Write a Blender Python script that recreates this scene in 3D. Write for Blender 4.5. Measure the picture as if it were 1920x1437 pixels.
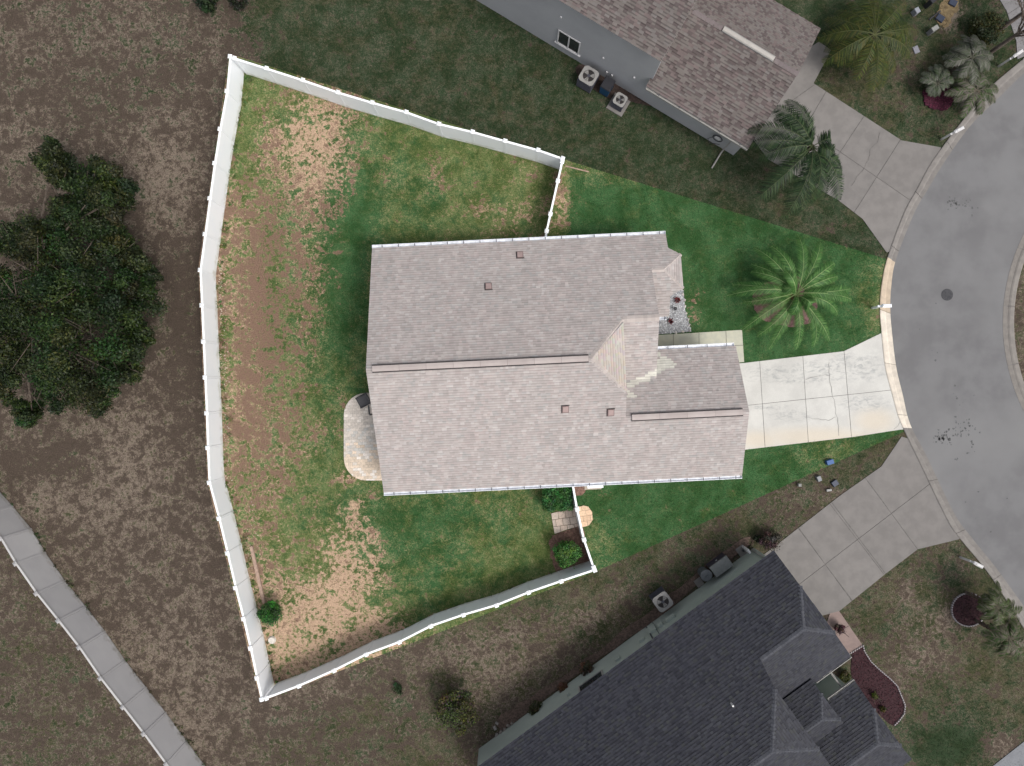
import bpy, math, random
import numpy as np
from mathutils import Vector
from mathutils.geometry import delaunay_2d_cdt, tessellate_polygon

random.seed(7); rng = np.random.default_rng(11)
for o in list(bpy.data.objects): bpy.data.objects.remove(o)
SC = bpy.context.scene; COL = SC.collection
S = 0.03; H = 38.4          # metres per photo pixel on the ground, height of the drone

# ------------------------------------------------------------------ camera, sky, sun, exposure
cd = bpy.data.cameras.new('camera'); cam = bpy.data.objects.new('camera', cd); COL.objects.link(cam)
cam.location = (0, 0, H); cam.rotation_euler = (0, 0, 0)
cd.sensor_width = 36; cd.lens = 24; cd.clip_end = 800; cd.clip_start = .5
SC.camera = cam
SUN_EL, SUN_AZ = math.radians(58), math.radians(128)     # azimuth clockwise from +Y
world = bpy.data.worlds.new("World"); SC.world = world; world.use_nodes = True
wn = world.node_tree; wn.nodes.clear()
sky = wn.nodes.new('ShaderNodeTexSky'); sky.sky_type = 'NISHITA'; sky.sun_disc = False
sky.sun_elevation = SUN_EL; sky.sun_rotation = SUN_AZ; sky.dust_density = 5; sky.air_density = 1.0
hs = wn.nodes.new('ShaderNodeHueSaturation'); hs.inputs['Saturation'].default_value = .35   # cloudy: paler than clear sky
bg = wn.nodes.new('ShaderNodeBackground'); bg.inputs['Strength'].default_value = .15
wo = wn.nodes.new('ShaderNodeOutputWorld')
wn.links.new(sky.outputs[0], hs.inputs['Color']); wn.links.new(hs.outputs[0], bg.inputs['Color']); wn.links.new(bg.outputs[0], wo.inputs[0])
sd = bpy.data.lights.new('sun', 'SUN'); sd.energy = 1.3; sd.angle = math.radians(15); sd.color = (1, .97, .92)
sun = bpy.data.objects.new('sun', sd); COL.objects.link(sun)
dirv = Vector((math.sin(SUN_AZ)*math.cos(SUN_EL), math.cos(SUN_AZ)*math.cos(SUN_EL), math.sin(SUN_EL)))
sun.rotation_euler = dirv.to_track_quat('Z', 'Y').to_euler(); sun.location = dirv*60
SC.view_settings.view_transform = 'Standard'; SC.view_settings.look = 'None'
SC.view_settings.exposure = 0.15; SC.view_settings.gamma = 1; SC.view_settings.use_curve_mapping = False
SC.render.engine = 'CYCLES'; SC.cycles.max_bounces = 6

# ------------------------------------------------------------------ helpers
def W(px, py, z=0.0):
    k = (H-z)/H
    return Vector(((px-960)*S*k, (718.5-py)*S*k, z))
def proj(p):
    k = H/(H-p[2])
    return (960+p[0]/S*k, 718.5-p[1]/S*k)

def tag(o, label=None, cat=None, group=None, kind=None):
    if label: o['label'] = label
    if cat: o['category'] = cat
    if group: o['group'] = group
    if kind: o['kind'] = kind
    return o
def empty(name, loc, label, cat, group=None):
    o = bpy.data.objects.new(name, None); COL.objects.link(o); o.location = loc
    o.empty_display_size = .3
    return tag(o, label, cat, group)

class MB:
    """collects polygons and links them as ONE mesh object"""
    def __init__(s): s.v = []; s.f = []; s.c = []
    def poly(s, pts, col=(1,1,1)):
        i = len(s.v); s.v += [tuple(p) for p in pts]; s.f.append(tuple(range(i, i+len(pts)))); s.c.append(col)
    def prism(s, pts, z0, z1, col=(1,1,1), bottom=True):
        n = len(pts); A = [(p[0], p[1], z0) for p in pts]; B = [(p[0], p[1], z1) for p in pts]
        ar = sum(pts[i][0]*pts[(i+1)%n][1]-pts[(i+1)%n][0]*pts[i][1] for i in range(n))
        if ar < 0: A.reverse(); B.reverse()
        i = len(s.v); s.v += A+B
        s.f.append(tuple(range(i+n, i+2*n))); s.c.append(col)
        if bottom: s.f.append(tuple(range(i+n-1, i-1, -1))); s.c.append(col)
        for k in range(n):
            a, b = i+k, i+(k+1)%n; s.f.append((a, b, b+n, a+n)); s.c.append(col)
    def slab(s, pts, d, col=(1,1,1)):
        """extrude a planar polygon by vector d"""
        n = len(pts); d = Vector(d); A = [Vector(p) for p in pts]; B = [p+d for p in A]
        i = len(s.v); s.v += [tuple(p) for p in A+B]
        s.f.append(tuple(range(i+n-1, i-1, -1))); s.f.append(tuple(range(i+n, i+2*n))); s.c += [col, col]
        for k in range(n):
            a, b = i+k, i+(k+1)%n; s.f.append((a, b, b+n, a+n)); s.c.append(col)
    def box(s, c, sx, sy, sz, ang=0, col=(1,1,1), top=1.0):
        """box standing on c (centre of base), size, yaw, top scale"""
        ca, sa = math.cos(ang), math.sin(ang); P = []
        for z, t in ((0, 1), (sz, top)):
            for x, y in ((-1,-1), (1,-1), (1,1), (-1,1)):
                X, Y = x*sx/2*t, y*sy/2*t
                P.append((c[0]+X*ca-Y*sa, c[1]+X*sa+Y*ca, c[2]+z))
        i = len(s.v); s.v += P
        for f in ((3,2,1,0), (4,5,6,7), (0,1,5,4), (1,2,6,5), (2,3,7,6), (3,0,4,7)):
            s.f.append(tuple(i+k for k in f)); s.c.append(col)
    def tube(s, pts, r, n=6, col=(1,1,1), r1=None):
        pts = [Vector(p) for p in pts]; m = len(pts); i = len(s.v)
        if r1 is None: r1 = r
        for j, p in enumerate(pts):
            t = (pts[min(j+1, m-1)]-pts[max(j-1, 0)]).normalized()
            a = t.cross(Vector((0,0,1)));
            if a.length < .05: a = t.cross(Vector((1,0,0)))
            a.normalize(); b = t.cross(a); rr = r+(r1-r)*j/max(1, m-1)
            for k in range(n):
                q = p+(a*math.cos(2*math.pi*k/n)+b*math.sin(2*math.pi*k/n))*rr; s.v.append(tuple(q))
        for j in range(m-1):
            for k in range(n):
                a = i+j*n+k; b = i+j*n+(k+1)%n; s.f.append((a, b, b+n, a+n)); s.c.append(col)
        s.f.append(tuple(i+k for k in range(n-1, -1, -1))); s.c.append(col)
        s.f.append(tuple(i+(m-1)*n+k for k in range(n))); s.c.append(col)
    def disc(s, c, r, h, n=20, col=(1,1,1), top=1.0):
        P = [(c[0]+r*math.cos(2*math.pi*k/n), c[1]+r*math.sin(2*math.pi*k/n)) for k in range(n)]
        i = len(s.v)
        s.v += [(x, y, c[2]) for x, y in P]+[(c[0]+(x-c[0])*top, c[1]+(y-c[1])*top, c[2]+h) for x, y in P]
        s.f.append(tuple(range(i+n, i+2*n))); s.c.append(col)
        s.f.append(tuple(range(i+n-1, i-1, -1))); s.c.append(col)
        for k in range(n):
            a, b = i+k, i+(k+1)%n; s.f.append((a, b, b+n, a+n)); s.c.append(col)
    def ring(s, c, r0, r1, z0, z1, n=24, col=(1,1,1)):
        for k in range(n):
            a0, a1 = 2*math.pi*k/n, 2*math.pi*(k+1)/n
            q = [(c[0]+r*math.cos(a), c[1]+r*math.sin(a)) for r, a in ((r0,a0),(r1,a0),(r1,a1),(r0,a1))]
            s.prism(q, z0, z1, col)
    def mesh(s, name):
        me = bpy.data.meshes.new(name); me.from_pydata(s.v, [], s.f)
        at = me.attributes.new('tint', 'FLOAT_COLOR', 'FACE')
        at.data.foreach_set('color', np.array([(c[0], c[1], c[2], 1) for c in s.c], dtype=np.float32).ravel())
        me.update(); return me
    def build(s, name, m, parent=None):
        me = s.mesh(name); me.materials.append(m)
        o = bpy.data.objects.new(name, me); COL.objects.link(o)
        if parent:
            o.parent = parent; L = Vector((0,0,0)); q = parent
            while q: L += q.location; q = q.parent
            if L.length: me.transform(__import__('mathutils').Matrix.Translation(-L))
        return o

def npmesh(name, V, F, m, parent=None, colr=None, attrs=None):
    me = bpy.data.meshes.new(name); k = F.shape[1]
    me.vertices.add(len(V)); me.vertices.foreach_set('co', V.astype(np.float32).ravel())
    me.loops.add(F.size); me.loops.foreach_set('vertex_index', F.astype(np.int32).ravel())
    me.polygons.add(len(F)); me.polygons.foreach_set('loop_start', np.arange(0, F.size, k, dtype=np.int32))
    me.update(calc_edges=True)
    if colr is not None:
        at = me.attributes.new('tint', 'FLOAT_COLOR', 'FACE')
        at.data.foreach_set('color', np.hstack([colr, np.ones((len(colr), 1))]).astype(np.float32).ravel())
    for n_, a in (attrs or {}).items():
        at = me.attributes.new(n_, 'FLOAT', 'POINT'); at.data.foreach_set('value', a.astype(np.float32))
    me.materials.append(m)
    o = bpy.data.objects.new(name, me); COL.objects.link(o)
    if parent:
        o.parent = parent; L = Vector((0,0,0)); q = parent
        while q: L += q.location; q = q.parent
        if L.length: me.transform(__import__('mathutils').Matrix.Translation(-L))
    return o

def pip(x, y, poly):
    c = False; n = len(poly)
    for i in range(n):
        x1, y1 = poly[i][0], poly[i][1]; x2, y2 = poly[(i+1)%n][0], poly[(i+1)%n][1]
        if (y1 > y) != (y2 > y) and x < (x2-x1)*(y-y1)/(y2-y1)+x1: c = not c
    return c
def halfclip(poly, nx, ny, d):
    """keep nx*x+ny*y >= d"""
    out = []; n = len(poly)
    for i in range(n):
        a, b = poly[i], poly[(i+1)%n]; fa = nx*a[0]+ny*a[1]-d; fb = nx*b[0]+ny*b[1]-d
        if fa >= 0: out.append((a[0], a[1]))
        if (fa > 0 and fb < 0) or (fa < 0 and fb > 0):
            t = fa/(fa-fb); out.append((a[0]+(b[0]-a[0])*t, a[1]+(b[1]-a[1])*t))
    return out
def rectclip(poly, x0, x1, y0, y1):
    p = halfclip(poly, 1, 0, x0)
    if len(p) > 2: p = halfclip(p, -1, 0, -x1)
    if len(p) > 2: p = halfclip(p, 0, 1, y0)
    if len(p) > 2: p = halfclip(p, 0, -1, -y1)
    return p
def area(p): return .5*sum(p[i][0]*p[(i+1)%len(p)][1]-p[(i+1)%len(p)][0]*p[i][1] for i in range(len(p)))
def smooth(pts, n=6):
    """Catmull-Rom through 2-D pixel points"""
    out = []; P = [pts[0]]+list(pts)+[pts[-1]]
    for i in range(1, len(P)-2):
        p0, p1, p2, p3 = [np.array(q, float) for q in P[i-1:i+3]]
        for k in range(n):
            t = k/n
            out.append(tuple(.5*((2*p1)+(-p0+p2)*t+(2*p0-5*p1+4*p2-p3)*t*t+(-p0+3*p1-3*p2+p3)*t**3)))
    out.append(tuple(pts[-1])); return out
def resample(pts, n):
    P = np.array([tuple(p)[:2] for p in pts], float); d = np.r_[0, np.cumsum(np.hypot(*np.diff(P, axis=0).T))]
    t = np.linspace(0, d[-1], n)
    return np.stack([np.interp(t, d, P[:,0]), np.interp(t, d, P[:,1])], 1)

# ------------------------------------------------------------------ materials
def newmat(name, rough=.85, spec=.3):
    m = bpy.data.materials.new(name); m.use_nodes = True
    nt = m.node_tree; b = nt.nodes['Principled BSDF']; b.inputs['Roughness'].default_value = rough
    b.inputs['Specular IOR Level'].default_value = spec
    return m, nt, b
def noise(nt, vec, scale, detail=4, rough=.6, dist=0):
    n = nt.nodes.new('ShaderNodeTexNoise'); n.inputs['Scale'].default_value = scale
    n.inputs['Detail'].default_value = detail; n.inputs['Roughness'].default_value = rough
    n.inputs['Distortion'].default_value = dist
    if vec is not None: nt.links.new(vec, n.inputs['Vector'])
    return n.outputs['Fac']
def mth(nt, op, a, b=None, c=None, clamp=False):
    n = nt.nodes.new('ShaderNodeMath'); n.operation = op; n.use_clamp = clamp
    for i, x in enumerate((a, b, c)):
        if x is None: continue
        if isinstance(x, (int, float)): n.inputs[i].default_value = x
        else: nt.links.new(x, n.inputs[i])
    return n.outputs[0]
def ramp(nt, f, lo, hi, a=0., b=1.):
    n = nt.nodes.new('ShaderNodeMapRange'); n.interpolation_type = 'SMOOTHSTEP'
    nt.links.new(f, n.inputs[0])
    for i, x in enumerate((lo, hi, a, b)): n.inputs[i+1].default_value = x
    return n.outputs[0]
def mix(nt, f, a, b, mode='MIX'):
    n = nt.nodes.new('ShaderNodeMix'); n.data_type = 'RGBA'; n.blend_type = mode; n.clamp_factor = True
    if isinstance(f, (int, float)): n.inputs[0].default_value = f
    else: nt.links.new(f, n.inputs[0])
    for i, x in ((6, a), (7, b)):
        if isinstance(x, tuple): n.inputs[i].default_value = (*x[:3], 1)
        else: nt.links.new(x, n.inputs[i])
    return n.outputs[2]
def pos(nt, scale=(1,1,1)):
    g = nt.nodes.new('ShaderNodeNewGeometry'); v = nt.nodes.new('ShaderNodeVectorMath'); v.operation = 'MULTIPLY'
    nt.links.new(g.outputs['Position'], v.inputs[0]); v.inputs[1].default_value = scale
    return v.outputs[0]
def bump(nt, b, h, strength=.4, dist=.02):
    n = nt.nodes.new('ShaderNodeBump'); n.inputs['Strength'].default_value = strength; n.inputs['Distance'].default_value = dist
    nt.links.new(h, n.inputs['Height']); nt.links.new(n.outputs[0], b.inputs['Normal'])
def attr(nt, name, out='Fac'):
    n = nt.nodes.new('ShaderNodeAttribute'); n.attribute_name = name; return n.outputs[out]
def blobs(nt, lst):
    """soft ellipses of dirt: (px, py, rx px, ry px)"""
    out = None; g = pos(nt)
    for px, py, rx, ry in lst:
        c = W(px, py)
        v = nt.nodes.new('ShaderNodeVectorMath'); v.operation = 'SUBTRACT'; nt.links.new(g, v.inputs[0]); v.inputs[1].default_value = (c.x, c.y, 0)
        w = nt.nodes.new('ShaderNodeVectorMath'); w.operation = 'MULTIPLY'; nt.links.new(v.outputs[0], w.inputs[0]); w.inputs[1].default_value = (1/(rx*S), 1/(ry*S), 0)
        l = nt.nodes.new('ShaderNodeVectorMath'); l.operation = 'LENGTH'; nt.links.new(w.outputs[0], l.inputs[0])
        r = ramp(nt, l.outputs['Value'], .2, 1.2, 1, 0)
        out = r if out is None else mth(nt, 'MAXIMUM', out, r)
    return out
def mat(name, c1, c2=None, scale=4, rough=.85, bstr=0, bscale=60, lo=.35, hi=.65, tint=False, spec=.3, detail=5, metal=0, c3=None, scale3=.6, pscale=(1,1,1)):
    m, nt, b = newmat(name, rough, spec); b.inputs['Metallic'].default_value = metal; p = pos(nt, pscale)
    c = mix(nt, ramp(nt, noise(nt, p, scale, detail), lo, hi), c1, c2 or tuple(x*.88 for x in c1))
    if c3: c = mix(nt, ramp(nt, noise(nt, p, scale3, 4), .45, .7), c, c3)
    if tint: c = mix(nt, 1.0, c, attr(nt, 'tint', 'Color'), 'MULTIPLY')
    nt.links.new(c, b.inputs['Base Color'])
    if bstr: bump(nt, b, noise(nt, p, bscale, 3), bstr, .01)
    return m
def leafmat(name, c1, c2, scale=1.2):
    m, nt, b = newmat(name, .55, .35); p = pos(nt)
    c = mix(nt, ramp(nt, noise(nt, p, scale, 4), .35, .65), c1, c2)
    c = mix(nt, 1.0, c, attr(nt, 'tint', 'Color'), 'MULTIPLY')
    nt.links.new(c, b.inputs['Base Color'])
    t = nt.nodes.new('ShaderNodeBsdfTranslucent'); nt.links.new(c, t.inputs['Color'])
    mx = nt.nodes.new('ShaderNodeMixShader'); mx.inputs[0].default_value = .25
    nt.links.new(b.outputs[0], mx.inputs[1]); nt.links.new(t.outputs[0], mx.inputs[2])
    nt.links.new(mx.outputs[0], nt.nodes['Material Output'].inputs[0]); return m

def turf(name, soilA, soilB, grassA, grassB, straw, strawamt=.5, mottle=(.1,.07,.05), soft=(.30,.62)):
    """patchy ground cover; attributes: green (cover), tone (lushness), sand (pale soil)"""
    m, nt, b = newmat(name, .95, .1); p = pos(nt, (1,1,0))
    g, t, sa = attr(nt, 'green'), attr(nt, 'tone'), attr(nt, 'sand')
    fine = noise(nt, p, 5.5, 7, .72); mid = noise(nt, p, 1.3, 5, .6, .6); vf = noise(nt, p, 17, 5, .7); big = noise(nt, p, .35, 4)
    streak = noise(nt, pos(nt, (1, 1, 0)), 9, 6, .75, 1.5)
    fine2 = noise(nt, p, 3.2, 3, .5, .4)
    x = mth(nt, 'ADD', g, mth(nt, 'MULTIPLY', mth(nt, 'SUBTRACT', fine, .5), 2.3))
    x = mth(nt, 'ADD', x, mth(nt, 'MULTIPLY', mth(nt, 'SUBTRACT', fine2, .5), 1.3))
    x = mth(nt, 'ADD', x, mth(nt, 'MULTIPLY', mth(nt, 'SUBTRACT', mid, .5), 1.9))
    x = mth(nt, 'ADD', x, mth(nt, 'MULTIPLY', ramp(nt, t, .75, 1), .14))
    cover = ramp(nt, x, *soft)
    sx = mth(nt, 'ADD', sa, mth(nt, 'MULTIPLY', mth(nt, 'SUBTRACT', streak, .5), 2.6))
    sx = mth(nt, 'ADD', sx, mth(nt, 'MULTIPLY', mth(nt, 'SUBTRACT', mid, .5), 2.6))
    sx = mth(nt, 'ADD', sx, mth(nt, 'MULTIPLY', mth(nt, 'SUBTRACT', fine2, .5), 1.4))
    soil = mix(nt, ramp(nt, sx, .28, .72), soilA, soilB)
    soil = mix(nt, ramp(nt, vf, .36, .62), mix(nt, .40, soil, (0,0,0)), soil)
    mot = noise(nt, p, 4.2, 6, .78, .5)
    soil = mix(nt, ramp(nt, mot, .485, .40, 0, .75), soil, mottle)
    tx = mth(nt, 'ADD', t, mth(nt, 'MULTIPLY', mth(nt, 'SUBTRACT', mid, .5), 1.6))
    tx = mth(nt, 'ADD', tx, mth(nt, 'MULTIPLY', mth(nt, 'SUBTRACT', big, .5), 1.2))
    tx = mth(nt, 'ADD', tx, mth(nt, 'MULTIPLY', mth(nt, 'SUBTRACT', fine2, .5), .8))
    grass = mix(nt, ramp(nt, tx, .1, .9), grassA, grassB)
    grass = mix(nt, ramp(nt, vf, .36, .62), mix(nt, .45, grass, (0,0,0)), grass)
    sw = mth(nt, 'MULTIPLY', ramp(nt, streak, .46, .60), ramp(nt, x, 1.5, .6, .06, strawamt))
    sw = mth(nt, 'MULTIPLY', sw, ramp(nt, t, .7, 1, 1, .35))
    grass = mix(nt, sw, grass, straw)
    grass = mix(nt, 1.0, grass, mix(nt, ramp(nt, noise(nt, p, .7, 5, .65, .5), .36, .64), (.78,.80,.72), (1.30,1.22,1.35)), 'MULTIPLY')
    c = mix(nt, cover, soil, grass)
    c = mix(nt, 1.0, c, attr(nt, 'shade', 'Fac'), 'MULTIPLY')
    nt.links.new(c, b.inputs['Base Color'])
    bump(nt, b, mth(nt, 'ADD', fine, mth(nt, 'MULTIPLY', vf, .5)), .55, .04)
    return m

MT = {}
MT['field'] = turf('field_cover', (.088,.067,.053), (.220,.177,.140), (.082,.080,.042), (.028,.050,.022), (.15,.128,.09), .6, (.055,.045,.032))  # dimming around the lot is put into these ground colours
MT['lawn'] = turf('lawn_cover', (.225,.145,.105), (.55,.385,.265), (.098,.148,.045), (.040,.110,.036), (.34,.30,.15), .5, (.19,.14,.085))  # brighter set: the highlight on the lot is put into the colours
MT['asphalt'] = mat('asphalt', (.170,.169,.172), (.140,.138,.141), .55, .9, .4, 40, c3=(.188,.187,.188), scale3=.12)
MT['kerb'] = mat('kerb_concrete', (.245,.228,.212), (.205,.19,.178), 3, .9, .2, 70, tint=True)
MT['slab2'] = mat('dimmed_concrete', (.205,.192,.182), (.175,.164,.156), 1.4, .9, .2, 80, tint=True)  # concrete outside the lot, its dimming put into the base colour
MT['walk'] = mat('walk_concrete', (.50,.49,.39), (.43,.43,.36), 2.2, .9, .2, 80, tint=True)
MT['joint'] = mat('joint_dirt', (.16,.15,.14), (.10,.095,.09), 6)
MT['vinyl'] = mat('white_vinyl', (.92,.94,.97), (.89,.92,.96), .7, .45, tint=True)
MT['greyvinyl'] = mat('grey_vinyl', (.62,.61,.61), (.58,.57,.575), .7, .5, tint=True)
def splash(m, z1, c2):
    nt = m.node_tree; b = nt.nodes['Principled BSDF']; l = b.inputs['Base Color'].links[0]; src = l.from_socket
    g = nt.nodes.new('ShaderNodeNewGeometry'); sp = nt.nodes.new('ShaderNodeSeparateXYZ'); nt.links.new(g.outputs['Position'], sp.inputs[0])
    z = mth(nt, 'ADD', sp.outputs['Z'], mth(nt, 'MULTIPLY', mth(nt, 'SUBTRACT', noise(nt, pos(nt), 2.2, 5, .7), .5), 1.2))
    nt.links.new(mix(nt, mth(nt, 'MULTIPLY', ramp(nt, z, z1, 0, 0, 1), .55), src, c2), b.inputs['Base Color'])
splash(MT['vinyl'], .42, (.42,.40,.30)); splash(MT['greyvinyl'], .4, (.25,.23,.19))
MT['trim'] = mat('white_trim', (.84,.85,.88), (.76,.78,.82), 3, .5)
MT['gutter'] = mat('gutter_metal', (.80,.82,.86), (.62,.64,.68), 5, .4)
MT['dark'] = mat('dark_gap', (.03,.027,.027), (.05,.045,.045), 8, .8)
MT['shingle1'] = mat('taupe_shingles', (1,1,1), (.90,.89,.89), 2.6, .95, .5, 60, tint=True, c3=(.88,.89,.89), scale3=1.1, pscale=(1,.3,1))
MT['cap1'] = mat('taupe_ridge_cap', (.45,.40,.38), (.41,.36,.34), 2, .95, tint=True)
MT['shingle2'] = mat('brown_shingles', (1,1,1), (.86,.85,.85), 1.5, .95, .5, 60, tint=True)
MT['shingle3'] = mat('charcoal_shingles', (1,1,1), (.82,.84,.90), 1.2, .62, .35, 60, tint=True, spec=.32)
MT['stucco1'] = mat('pale_stucco', (.6,.56,.5), (.55,.51,.45), 3, .9, .2, 90)
MT['stucco2'] = mat('grey_stucco', (.37,.375,.39), (.345,.35,.365), .7, .9, .15, 90)
MT['stucco3'] = mat('sage_stucco', (.35,.39,.355), (.32,.36,.33), .7, .9, .15, 90)
MT['glass'] = mat('window_glass', (.02,.022,.026), (.03,.035,.04), 2, .08, spec=.6)
MT['cream'] = mat('cream_metal', (.30,.292,.278), (.26,.25,.24), 6, .5)
MT['acgrey'] = mat('painted_louvre', (.075,.078,.095), (.05,.05,.065), 12, .5)
MT['bin'] = mat('bin_plastic', (1,1,1), (.85,.85,.85), 8, .45, tint=True)
MT['bark'] = mat('bark', (.13,.105,.085), (.07,.055,.045), 8, .95, .6, 25, tint=True)
MT['palmtrunk'] = mat('palm_trunk', (.20,.12,.06), (.09,.05,.03), 9, .95, .6, 25)
MT['leaf'] = leafmat('foliage', (1,1,1), (.72,.78,.70))
MT['mulch'] = mat('mulch', (.26,.155,.12), (.14,.08,.065), 9, .95, .8, 22)
MT['redmulch'] = mat('red_mulch', (.052,.022,.026), (.026,.012,.015), 11, .95, .8, 22, tint=True)
MT['stone'] = mat('stone', (1,1,1), (.78,.78,.78), 14, .85, .3, 50, tint=True)
MT['iron'] = mat('cast_iron', (.06,.06,.065), (.035,.035,.04), 10, .6)
MT['timber'] = mat('timber', (.42,.30,.23), (.30,.21,.17), 7, .9, .4, 30)
MT['crack'] = mat('crack_line', (.30,.29,.27), (.22,.21,.20), 10)
MT['stain'] = mat('tar', (.085,.085,.087), (.13,.13,.13), 12)
def make_drive():
    m, nt, b = newmat('driveway_concrete', .85, .25); p = pos(nt)
    c = mix(nt, ramp(nt, noise(nt, p, .8, 5), .35, .65), (.585,.575,.54), (.52,.51,.48))
    c = mix(nt, mth(nt, 'MULTIPLY', blobs(nt, [(1530,820,150,24), (1420,825,60,22), (1640,790,50,30), (1600,830,80,10)]), .75), c, (.60,.53,.43))
    st = noise(nt, pos(nt, (.7,1.6,1)), 3.4, 7, .72, .8)
    k = mth(nt, 'MULTIPLY', blobs(nt, [(1450,700,75,18), (1530,690,70,18), (1565,690,45,26), (1590,672,40,14), (1480,780,45,14), (1620,690,55,34), (1440,765,60,7), (1620,755,60,20), (1500,712,120,9)]), ramp(nt, st, .44, .66))
    c = mix(nt, mth(nt, 'MULTIPLY', k, .85), c, (.33,.335,.33))
    f = ramp(nt, noise(nt, p, 22, 6, .7), .25, .7)
    c = mix(nt, f, mix(nt, .10, c, (0,0,0)), c)
    c = mix(nt, 1.0, c, attr(nt, 'tint', 'Color'), 'MULTIPLY')
    nt.links.new(c, b.inputs['Base Color']); bump(nt, b, noise(nt, p, 80, 3), .2, .01); return m
MT['drive'] = make_drive()

# ------------------------------------------------------------------ ground: hand-read maps, one digit per 60 photo pixels
F = """22322323788888888888888888777777
12223213888888888888888888777777
21222212788888888888888888776777
11222113888888888888888888877767
12111111788888888888888888887777
21111111788888888888888878888777
12111111788888888888888888888777
11211111788888888888888888888777
11211111788888888888888888888777
12111111778888888888888888888777
21112111778888888888888888888733
12111111777777777777777777777733
11111111777777777777777777777743
11111111777777777777777777777743
11211111777777777777777666666666
21111111777777777777777666665555
22111111777777777777766645555566
21111211777777777776555555565565
22111111111477766665555565666676
23211111112225664555555555565456
44322111112232335345555555555566
33321111121435434545555555556677
34331111234544343445555555556788
34333112344456434445555555556988""".split('\n')
L = """00000006666666666999999999999999
00000006555677777999999999999999
00000006544566777999999999999999
00000006532466777999999999999999
00000006322577875599999999999999
00000005312784786669999999999999
00000003333887655599999999999999
00000002334887755599999999999999
00000002334899999999999999999999
00000002345899999999989999999999
00000002346799999999999899999999
00000002246799999999999999999999
00000001256899999999999999999999
00000001245799999999999999999999
00000002356799999999999999999999
00000003356788987777777899999998
00000003465489998788899999999999
00000003453379999877899999999999
00000002221469876555788999999999
00000001121235665555999999999999
00000001122246555555555599999999
00000001122245555555555999999999
00000001222222222222222222222222
00000001222222222222222222222222""".split('\n')
def grid(rows): return np.array([[int((r+'7'*32)[c])/9 for c in range(32)] for r in rows])
GF, GL = grid(F), grid(L)
def samp(G, px, py):
    px, py = px+12*np.sin(py/37+1.3)+7*np.sin(px/19+py/23), py+12*np.sin(px/33+.4)+7*np.sin(py/17-px/29)
    x = np.clip((px-30)/60, 0, 30.999); y = np.clip((py-30)/60, 0, 22.999)
    i = x.astype(int); j = y.astype(int); fx = x-i; fy = y-j
    fx = fx*fx*(3-2*fx); fy = fy*fy*(3-2*fy)
    return (G[j,i]*(1-fx)+G[j,i+1]*fx)*(1-fy)+(G[j+1,i]*(1-fx)+G[j+1,i+1]*fx)*fy
def gb(px, py, lst):
    v = np.zeros_like(px)
    for cx, cy, rx, ry, a in lst: v = v+a*np.exp(-(((px-cx)/rx)**2+((py-cy)/ry)**2))
    return v
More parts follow.
